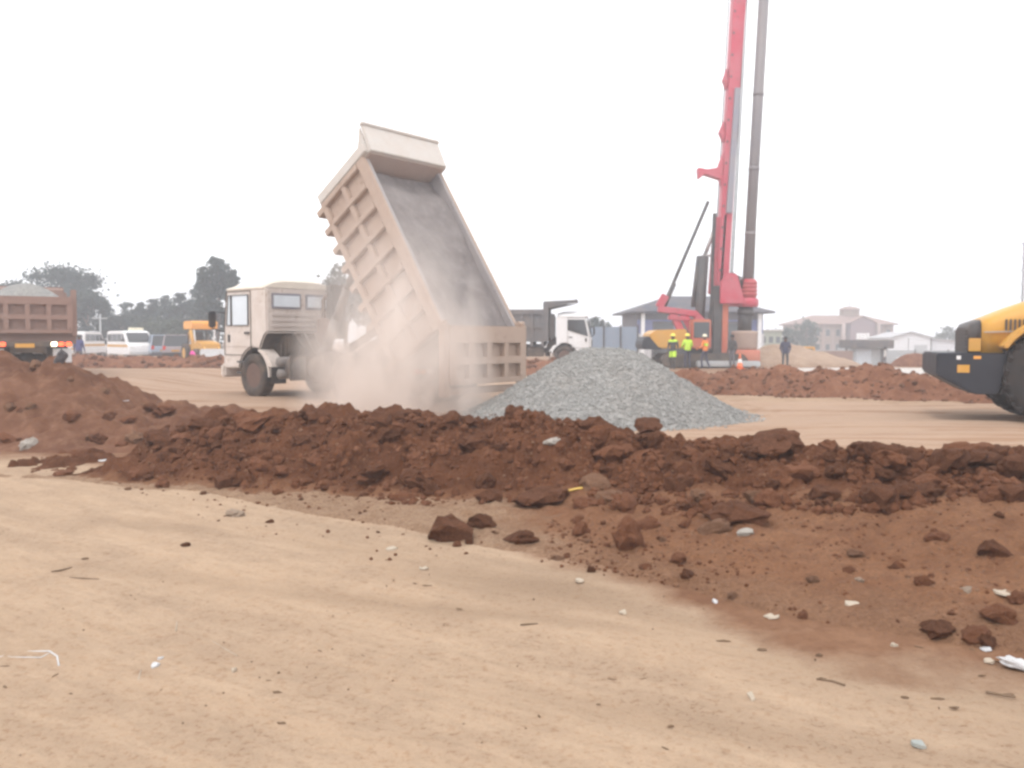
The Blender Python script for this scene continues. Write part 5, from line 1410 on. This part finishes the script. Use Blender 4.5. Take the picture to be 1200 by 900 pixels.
tree('pointed tree right against the roof of the cream cab', tb(275, 82), tz(316, 82), 2.2, 'cone', leaf_dark, 43, GT, 2000, .38, .2)
tree('loose feathery tree showing between the cab and the raised bed', tb(405, 70), tz(302, 70), 4.2, 'round', leaf_mid, 44, GT, 2200, .34, .3)
tree('darker tree half hidden by the raised bed', tb(432, 72), tz(318, 72), 4.2, 'round', leaf_dark, 45, GT, 2200, .36, .3)
tree('hazy tree above the white truck cab', tb(698, 100), tz(357, 100), 3.4, 'round', leaf_mid, 46, GT, 1500, .38, .25)
tree('hazy low tree behind the blue-grey sheet fence', tb(724, 98), tz(372, 98), 4.6, 'round', leaf_mid, 47, GT, 1700, .38, .2)
tree('round topped tree peeping over the dark roofed house', tb(796, 92), tz(344, 92), 2.6, 'round', leaf_mid, 48, GT, 1300, .36, .3)
tree('pale tree standing left of the pink roofed hotel', tb(944, 135), tz(375, 135)+1.5, 4.5, 'round', leaf_pale, 49, GT, 1400, .42, .2)
tree('small hazy tree behind the green walled building', tb(914, 120), tz(383, 120)+1.5, 4.0, 'round', leaf_mid, 50, GT, 1200, .42, .2)
tree('round hazy tree behind the white shed', tb(1110, 150), tz(384, 150)+1.5, 5.5, 'round', leaf_pale, 51, GT, 1400, .45, .2)
tree('shaggy tree between the tall eucalyptus and the raised bed, behind the cab', tb(300, 95), tz(352, 95), 5, 'round', leaf_mid, 52, GT, 1800, .4, .2)

# ------------------------------------------------------------------ buildings and fences
def corrugated(mb, p0, p1, z0, z1, pitch=.18, amp=.025, th=.01):
    p0 = Vector(p0); p1 = Vector(p1); d = p1-p0; n = max(2, int(d.length/pitch*4)); nx = Vector((-d.y, d.x, 0)).normalized()
    rows = []
    for i in range(n+1):
        q = p0+d*i/n; o = math.sin(i*PI/2)*amp
        a = q+nx*o; b_ = q+nx*(o+th)
        rows.append([mb.bm.verts.new((a.x, a.y, z0)), mb.bm.verts.new((a.x, a.y, z1)), mb.bm.verts.new((b_.x, b_.y, z1)), mb.bm.verts.new((b_.x, b_.y, z0))])
    for r0, r1 in zip(rows, rows[1:]):
        for k in range(4): mb.bm.faces.new((r0[k], r0[(k+1) % 4], r1[(k+1) % 4], r1[k])).material_index = mb.mi
    mb.bm.faces.new(rows[0]); mb.bm.faces.new(rows[-1][::-1])
def fence(label, a, b_, z0, z1, mt, posts, group=None):
    a = Vector(a); b_ = Vector(b_); t = thing('sheet_fence', label, 'fence', (a.x, a.y, z0), 0, group); d = b_-a; d.z = 0
    mb = MB(); corrugated(mb, (0, 0, 0), d, 0.0, z1-z0); mb.build('sheet_panel', mt, t)
    for k in range(posts):
        q = d*(k/(posts-1)); mb = MB(); mb.box((q.x, q.y-.09, (z1-z0)/2+.05), (.1, .1, z1-z0+.1), None, .01); mb.build('post', darkmetal, t)
    mb = MB(); mb.bar(Vector((0, .06, z1-z0-.1)), d+Vector((0, .06, z1-z0-.1)), .05, .06); mb.build('rail', greysheet, t)
    return t
fa = at(870, 420, 88); fb = at(990, 420, 86)
fence('grey corrugated sheet fence behind the tan heap, left of the gatehouse', fa, fb, -1.5, tz(410, 87), greysheet, 4, 'site fences')
fa = at(1034, 420, 85); fb = at(1150, 420, 82)
fence('grey corrugated sheet fence between the gatehouse and the loader', fa, fb, -1.5, tz(410.5, 84), greysheet, 4, 'site fences')
fa = at(688, 420, 62); fb = at(747, 420, 60)
fence('blue-grey corrugated sheet fence behind the white cabbed truck', fa, fb, 0, tz(383, 61), bluegrey, 4, 'site fences')
# white slab by fence
p = at(1067, 428, 70); t = thing('concrete_slab', 'white concrete wall panel lying low beside the small brown heap', 'slab', (p.x, p.y, ground_z(p.x, p.y)), R(-4))
mb = MB(); mb.box((1, 0, .5), (4.2, .25, 1.0), None, .03); mb.build('panel', white, t); mb = MB(); mb.box((1, .3, .1), (4.4, .9, .25), None, .03); mb.build('footing', concrete, t)
# gatehouse
p = at(1016, 425, 80); gz = ground_base(p.x, p.y)
t = thing('gatehouse', 'sheet metal gatehouse with a dark fascia and two dark posts', 'gatehouse', (p.x, p.y, gz), 0)
zt_ = tz(408, 80)-gz; hw = 1.9; ztf = tz(398.5, 80)-gz
mb = MB(); corrugated(mb, (-hw, 0, 0), (hw, 0, 0), 0, zt_); mb.build('front_wall', greysheet, t)
mb = MB(); corrugated(mb, (-1.1, -.08, 0), (.35, -.08, 0), .0, zt_-.08); mb.build('gate_leaf', palesheet, t)
mb = MB(); corrugated(mb, (-hw, 2.4, 0), (-hw, .05, 0), 0, zt_); corrugated(mb, (hw, .05, 0), (hw, 2.4, 0), 0, zt_); mb.build('side_wall', greysheet, t)
mb = MB(); mb.box((.25, .9, (zt_+ztf)/2), (2*hw+.1, 3.2, ztf-zt_), None, .03); mb.build('fascia', paint('fascia_grey', (.07, .065, .07), .6, .3), t)
for x in (-hw-.12, 1.35):
    mb = MB(); mb.box((x, -.16, zt_/2), (.2, .12, zt_), None, .02); mb.build('post', darkmetal, t)
# white shed
p = at(1067, 420, 112); gz = ground_base(p.x, p.y)
t = thing('industrial_shed', 'long white industrial shed with low gable roof behind the grey fence', 'shed', (p.x, p.y, gz), R(-12))
he = tz(396, 112)-gz; ha = tz(389.5, 112)-gz; hw = 2.55
mb = MB(); mb.prism([(-hw, 0), (hw, 0), (hw, he), (0, ha-.05), (-hw, he)], 0, 14, 'y'); mb.build('wall', paint('shed_white', (.74, .76, .8), .5, .15, scale=.5), t)
mb = MB(); mb.prism([(-hw-.2, he-.08), (0, ha), (hw+.2, he-.08), (hw+.2, he+.06), (0, ha+.14), (-hw-.2, he+.06)], -.3, 14.3, 'y'); mb.build('roof', paint('shed_roof', (.42, .42, .44), .5, .2), t)
mb = MB(); mb.box((-.3, -.02, he/2), (.06, .04, he), None); mb.box((hw-.1, -.02, he/2), (.12, .06, he)); mb.build('downpipe', darkmetal, t)
mb = MB(); mb.box((1.2, -.03, 1.1), (1.6, .05, 2.2), None, .01); mb.build('door', greysheet, t)
mb = MB(); mb.prism([(hw+.03, 0), (hw+3.4, 0), (hw+3.4, he-.5), (hw+.03, he-.1)], .6, 13.5, 'y'); mb.build('side_wing', paint('shed_wing_white', (.66, .68, .73), .5, .15), t)
mb = MB(); mb.prism([(hw+.03, he-.1), (hw+3.6, he-.52), (hw+3.6, he-.4), (hw+.03, he+.03)], .3, 13.8, 'y'); mb.build('wing_roof', paint('wing_roof_grey', (.4, .4, .42), .5, .2), t)
# hotel
HDst = 150; p = at(993, 420, HDst); gz = -1.5
t = thing('hotel_building', 'two storey hotel with pink tiled hipped roof and central gabled porch', 'building', (p.x, p.y, gz), R(6))
wallm = paint('hotel_pink_wall', (.31, .235, .195), .8, .3, scale=.4); roofm = paint('hotel_roof_tile', (.27, .175, .155), .7, .3, scale=.8); trimm = paint('hotel_trim', (.42, .325, .30), .7, .2)
he = tz(380, HDst)-gz; hr = tz(369, HDst)-gz; hw = 8.4
mb = MB(); mb.box((0, 4, he/2), (2*hw, 8, he)); wl = mb.build('wall', wallm, t)
mb = MB(); mb.loft([[(-hw-.6, -.6, he-.1), (hw+.6, -.6, he-.1), (hw+.6, 8.6, he-.1), (-hw-.6, 8.6, he-.1)], [(-hw-.6, -.6, he+.08), (hw+.6, -.6, he+.08), (hw+.6, 8.6, he+.08), (-hw-.6, 8.6, he+.08)], [(-hw+3.6, 3.8, hr), (hw-3.6, 3.8, hr), (hw-3.6, 4.2, hr), (-hw+3.6, 4.2, hr)]], smooth=False); mb.build('roof', roofm, t)
for r_ in range(2):
    for k in range(9):
        x = -hw+1+k*(2*hw-2)/8
        if abs(x-1.9) < 1.9: continue
        mb = MB(); mb.box((x, -.02, he*(.27+.46*r_)), (.95, .08, he*.26), None, .02); wn = mb.build('window', trimm, wl)
        mb = MB(); mb.box((x, -.065, he*(.27+.46*r_)), (.75, .02, he*.21)); mb.build('pane', glass_dark, wn)
mb = MB()
for k in range(10): mb.box((-hw+.2+k*(2*hw-.4)/9, -.1, he/2-.02), (.22, .16, he-.1))
mb.build('pilasters', trimm, wl)
mb = MB(); mb.prism([(-.3, 0), (-.3, he+.2), (1.9, he+1.25), (4.1, he+.2), (4.1, 0)], -1.6, -.15, 'y'); pc = mb.build('porch', paint('porch_mauve', (.24, .17, .19), .8, .2), t)
mb = MB(); mb.prism([(-.6, he+.1), (1.9, he+1.3), (4.4, he+.1), (4.4, he+.28), (1.9, he+1.5), (-.6, he+.28)], -1.8, .0, 'y'); mb.build('porch_roof', roofm, pc)
mb = MB(); mb.box((1.9, -1.66, he*.62), (2.4, .08, he*.2), None, .02); mb.build('white_sign_panel', white, pc)
for x in (-1.4, 5.0):
    mb = MB(); mb.tube((x, -1.2, 0), (x, -1.2, he+.1), .3, n=14); mb.build('column', trimm, t)
mb = MB(); mb.box((2.3, 4, hr+.45), (3.0, 1.6, 1.2), None, .04); cu = mb.build('cupola', wallm, t)
mb = MB(); mb.loft([[(.5, 2.9, hr+1.05), (4.1, 2.9, hr+1.05), (4.1, 5.1, hr+1.05), (.5, 5.1, hr+1.05)], [(1.6, 3.8, hr+1.6), (3, 3.8, hr+1.6), (3, 4.2, hr+1.6), (1.6, 4.2, hr+1.6)]], smooth=False); mb.build('cupola_roof', roofm, cu)
mb = MB(); mb.tube((2.3, 4, hr+1.5), (2.3, 4, hr+3.9), .05, n=6); mb.build('flagpole', darkmetal, cu)
# dark roofed house behind the rig
p = at(820, 420, 72); t = thing('house', 'low house with a dark overhanging roof, white ends and blue band behind the drilling rig', 'house', (p.x, p.y, 0), R(3))
gz = ground_base(p.x, p.y); t.location.z = gz
he = tz(366, 72)-gz; hr = tz(345, 72)-gz; hw = 5.35
mb = MB(); mb.box((0, 3.5, he/2), (2*hw, 7, he)); wl = mb.build('wall', paint('house_shade_wall', (.10, .11, .15), .7, .3, scale=.6), t)  # wall colour darkened to imitate the shaded open interior
for x in (-hw+.55, hw-.55):
    mb = MB(); mb.box((x, -.05, he*.33), (1.3, .12, he*.6), None, .02); mb.build('end_wall', paint('house_white', (.58, .58, .6), .7, .2), t)
mb = MB(); mb.box((0, -.03, he*.72), (2*hw+.02, .08, he*.3)); mb.build('blue_band', paint('house_blue', (.16, .2, .42), .6, .2), wl)
mb = MB(); mb.loft([[(-hw-.75, -.9, he-.08), (hw+.75, -.9, he-.08), (hw+.75, 7.9, he-.08), (-hw-.75, 7.9, he-.08)], [(-hw-.75, -.9, he+.06), (hw+.75, -.9, he+.06), (hw+.75, 7.9, he+.06), (-hw-.75, 7.9, he+.06)], [(-hw+3.4, 3.3, hr), (hw-3.4, 3.3, hr), (hw-3.4, 3.7, hr), (-hw+3.4, 3.7, hr)]], smooth=False); mb.build('roof', paint('house_roof', (.03, .037, .062), .6, .25, scale=.8), t)
for k in range(4):
    x = -hw+2.2+k*2.1; mb = MB(); mb.box((x, -.06, he*.45), (1.8, .1, he*.78), None, .03); wn = mb.build('window', darkmetal, wl); mb = MB(); mb.box((x, -.115, he*.45), (1.6, .03, he*.7)); mb.build('pane', glass_dark, wn)
for x in (-hw+.4, hw-.4):
    mb = MB(); mb.box((x, -.4, he/2-.05), (.3, .3, he-.1), None, .02); mb.build('verandah_post', white, t)
# small green walled building
p = at(903, 420, 110); t = thing('green_building', 'hazy flat roofed green walled building right of the drill stem', 'building', (p.x, p.y, -1.5), R(5))
hh_ = tz(388, 110)+1.5
mb = MB(); mb.box((0, 2, hh_/2), (2.9, 4, hh_)); wl = mb.build('wall', paint('green_wall', (.3, .34, .27), .8, .3), t)
mb = MB(); mb.box((0, 2, hh_+.08), (3.2, 4.4, .16), None, .02); mb.build('roof', concrete, t)
for k in range(3):
    mb = MB(); mb.box((-.95+.95*k, -.02, hh_*.72), (.55, .08, .8), None, .02); mb.build('window', glass_dark, wl)
# poles
def pole(label, px, D, py0, r_=.09, arms=True, nm='utility_pole', cat='pole', knots=0):
    p = tb(px, D); H_ = tz(py0, D)-p.z; t = thing(nm, label, cat, p)
    mb = MB(); mb.tube((0, 0, -.2), (0, 0, H_), r_, r_*.7, n=10); mb.build('shaft', greysheet if not knots else darkmetal, t)
    if arms:
        mb = MB(); mb.bar((-.7, -.1, H_-.4), (.7, -.1, H_-.4), .1, .1); mb.build('crossarm', greysheet, t)
    for k in range(knots):
        mb = MB(); z = H_*(.99-.11*k); mb.box((0, 0, z), (.5, .3, .35) if k % 2 == 0 else (.3, .4, .5), None, .05); mb.build('antenna', greysheet, t)
    return t
pole('thin pale utility pole rising between the big tree and the conifers', 118.5, 80, 368)
pole('slender dark telecom mast with antennas standing far behind the loader', 1196, 105, 284, .13, False, 'telecom_mast', 'mast', 6)

# ------------------------------------------------------------------ litter on the sand
def ground_at(px, py):
    return hit(px, py)
def litter(name, pts, r_, mt, label, cat='litter', group=None):
    P = [ground_at(*q) for q in pts]; c = P[0].copy(); mb = MB(); mb.path([q-c+Vector((0, 0, r_*.8)) for q in P], r_, 6)
    o = mb.build(name, mt); o.location = c; return tag(o, label, cat, group)
litter('plastic_straw', [(-6, 773), (20, 765), (58, 764), (67, 770), (69, 781)], .0045, plastic_white, 'bent white plastic straw at the left edge of the sand')
litter('plastic_string', [(-6, 768), (15, 771), (48, 771), (60, 765)], .003, plastic_white, 'white plastic string crossing the bent straw')
litter('yellow_strap', [(657, 582), (664, 577), (672, 575), (682, 573)], .012, strapyel, 'yellow strap sticking out of the foot of the bank')
litter('straw_stalk', [(161, 802), (165, 786)], .003, paper, 'pale dry stalk below the white paper scraps')
litter('straw_stalk', [(206, 740), (208, 725)], .003, paper, 'pale dry stalk above the white paper scraps')
litter('straw_stalk', [(249, 752), (262, 760), (278, 769)], .0025, paper, 'thin pale stalk slanting right of the white paper scraps')
litter('straw_stalk', [(790, 800), (812, 804), (828, 803)], .0025, paper, 'thin curved pale stalk lying on the open sand left of the paper strip')
litter('twig', [(82, 678), (100, 679), (116, 680)], .006, twig, 'straight dark twig on the sand below the tall left heap')
litter('twig', [(60, 671), (72, 669), (84, 666)], .006, twig, 'shorter dark twig just behind the straight twig')
litter('twig', [(957, 797), (975, 799), (990, 804)], .005, twig, 'dark twig on the sand left of the scattered brown flakes')
litter('twig', [(610, 733), (630, 732)], .005, twig, 'short brown twig in the middle of the open sand')
litter('twig', [(1155, 812), (1172, 815), (1190, 818)], .005, twig, 'brown twig lying below the white plastic piece')
litter('twig', [(1105, 856), (1125, 858), (1145, 868)], .0025, paper, 'thin pale curved fibre near the lower right of the sand')
# flat scraps with thickness
def scrap(px, py, w_, h_, mt, label, seed, cat='paper scrap', name='paper_scrap', group=None):
    p = ground_at(px, py); k = p.y/FPX; rnd = random.Random(seed); mb = MB(); n = 9
    ring = []
    for i in range(n):
        a = 2*PI*i/n; q = rnd.uniform(.7, 1.1); ring.append((math.cos(a)*w_*k*.5*q, math.sin(a)*h_*k*1.6*q))
    th_ = .35 if name == 'mud_flake' else 1
    lo = [(x, y, .001+rnd.uniform(0, .005)*th_) for x, y in ring]; hi = [(x*.93, y*.93, z+.003*th_+rnd.uniform(0, .012)*th_) for x, y, z in lo]
    mb.loft([lo, hi], smooth=False); o = mb.build(name, mt); o.location = p; return tag(o, label, cat, group)
capm = paint('bluish_cap_plastic', (.27, .30, .29), .5, .3, scale=9)
scrap(182, 781, 10, 5, plastic_white, 'white crumpled paper scrap on the left sand', 1)
scrap(188, 773, 6, 4, plastic_white, 'smaller white scrap just behind the crumpled one', 2)
scrap(274, 787, 7, 4, paper, 'pale scrap alone right of the crumpled white one', 3)
scrap(679, 681, 13, 6, paper, 'cream rounded paper scrap on the sand below the red clods', 4)
scrap(730, 719, 9, 4, paper, 'small cream scrap between the rounded one and the paper strip', 5)
scrap(459, 644, 15, 5, paper, 'pale torn paper below the largest dark clod', 6)
scrap(497, 667, 14, 3, paper, 'long pale sliver in front of the torn paper', 7)
scrap(880, 818, 9, 9, paper, 'beige paper strip lying on the open sand', 8)
scrap(998, 709, 22, 5, paper, 'pale torn card at the lower edge of the red slope', 9)
scrap(1048, 758, 10, 3, paper, 'white sliver on the grey sand below the slope', 10)
scrap(1155, 762, 14, 5, plastic_white, 'white scrap beside the lowest clods of the slope', 11)
scrap(1158, 776, 14, 5, paper, 'cream scrap just in front of the big white plastic piece', 12)
scrap(1076, 875, 20, 6, capm, 'flat bluish bottle cap-like scrap at the lower right', 13)
scrap(838, 706, 8, 4, plastic_white, 'white chip at the toe of the red slope', 14)
scrap(904, 724, 18, 5, paper, 'pale crumb of plaster at the toe of the red slope', 15)
scrap(147, 470, 10, 3, plastic_white, 'white scrap on the brown ground between heap and bank', 16)
scrap(122, 540, 12, 6, greywhite, 'grey-white lump at the left foot of the bank', 17)
scrap(1175, 696, 24, 9, paper, 'crumpled pale paper on the slope near its right end', 18)
# dark flakes
rnd = random.Random(8)
for i, (px, py, w_) in enumerate(((848, 752, 22), (893, 762, 16), (963, 796, 14), (1100, 820, 26), (1118, 830, 18), (1060, 818, 16), (1182, 815, 20), (960, 768, 12), (330, 848, 14), (375, 817, 10), (312, 808, 14), (100, 655, 12), (325, 812, 14), (735, 758, 14), (500, 687, 14), (437, 866, 12), (465, 878, 18))):
    scrap(px, py, w_*.85, 2.2, mudm, 'dark flake of dried mud lying on the open sand', 40+i, 'mud flake', 'mud_flake', 'dried mud flakes on the sand')
# white plastic piece at right edge
p = ground_at(1193, 786); o2 = bpy.data.objects.new('plastic_bag', blob_mesh('bag', 55, plastic_white, sub=3, amp=.5, flat=.5)); COL.objects.link(o2); o2.location = p+Vector((.015, .02, .02)); o2.scale = (.06, .075, .05); o2.rotation_euler = (.1, .2, .8); tag(o2, 'crumpled white plastic bag at the right edge below the red slope', 'plastic bag')

# ------------------------------------------------------------------ haze and dust
m = bpy.data.materials.new('haze_air'); m.use_nodes = True; nt = m.node_tree; nt.nodes.clear()
out = nt.nodes.new('ShaderNodeOutputMaterial'); pvn = nt.nodes.new('ShaderNodeVolumePrincipled')
pvn.inputs['Color'].default_value = (.88, .93, 1, 1); pvn.inputs['Density'].default_value = .0033; pvn.inputs['Anisotropy'].default_value = .2
nt.links.new(pvn.outputs[0], out.inputs['Volume'])
mb = MB(); mb.box((0, 200, 11.2), (1700, 470, 27.6)); hz = mb.build('haze', m); tag(hz, 'pale bright haze over the whole site', None, None, 'stuff')

m = bpy.data.materials.new('dust_air'); m.use_nodes = True; nt = m.node_tree; nt.nodes.clear()
out = nt.nodes.new('ShaderNodeOutputMaterial'); pvn = nt.nodes.new('ShaderNodeVolumePrincipled')
pvn.inputs['Color'].default_value = (.935, .865, .815, 1); pvn.inputs['Anisotropy'].default_value = .1
tcn = N(nt, 'ShaderNodeTexCoord')
ln_ = N(nt, 'ShaderNodeVectorMath', operation='LENGTH'); nt.links.new(tcn.outputs['Object'], ln_.inputs[0])
fall = ramp(nt, ln_.outputs['Value'], .25, .95, (1, 1, 1), (0, 0, 0))
sp_ = N(nt, 'ShaderNodeSeparateXYZ'); nt.links.new(tcn.outputs['Object'], sp_.inputs[0])
low = ramp(nt, mth(nt, 'MULTIPLY_ADD', sp_.outputs['Z'], .5, .5), .45, .9, (1, 1, 1), (.12, .12, .12))
nz = tex(nt, 2.3, 5, .62, None, 'Object', .9)
dn = mth(nt, 'MULTIPLY', mth(nt, 'MULTIPLY', fall, low), ramp(nt, nz, .36, .64))
nt.links.new(mth(nt, 'MULTIPLY', dn, 3.4), pvn.inputs['Density'])
nt.links.new(pvn.outputs[0], out.inputs['Volume'])
bm = bmesh.new(); bmesh.ops.create_icosphere(bm, subdivisions=4, radius=1)
me = bpy.data.meshes.new('dust_cloud'); bm.to_mesh(me); bm.free(); me.materials.append(m)
dc = bpy.data.objects.new('dust_cloud', me); COL.objects.link(dc); dc.location = (-2.4, 17.4, .3); dc.scale = (2.3, 2.5, 4.6)
tag(dc, 'cloud of pale dust rising round the rear of the tipping truck', None, None, 'stuff')
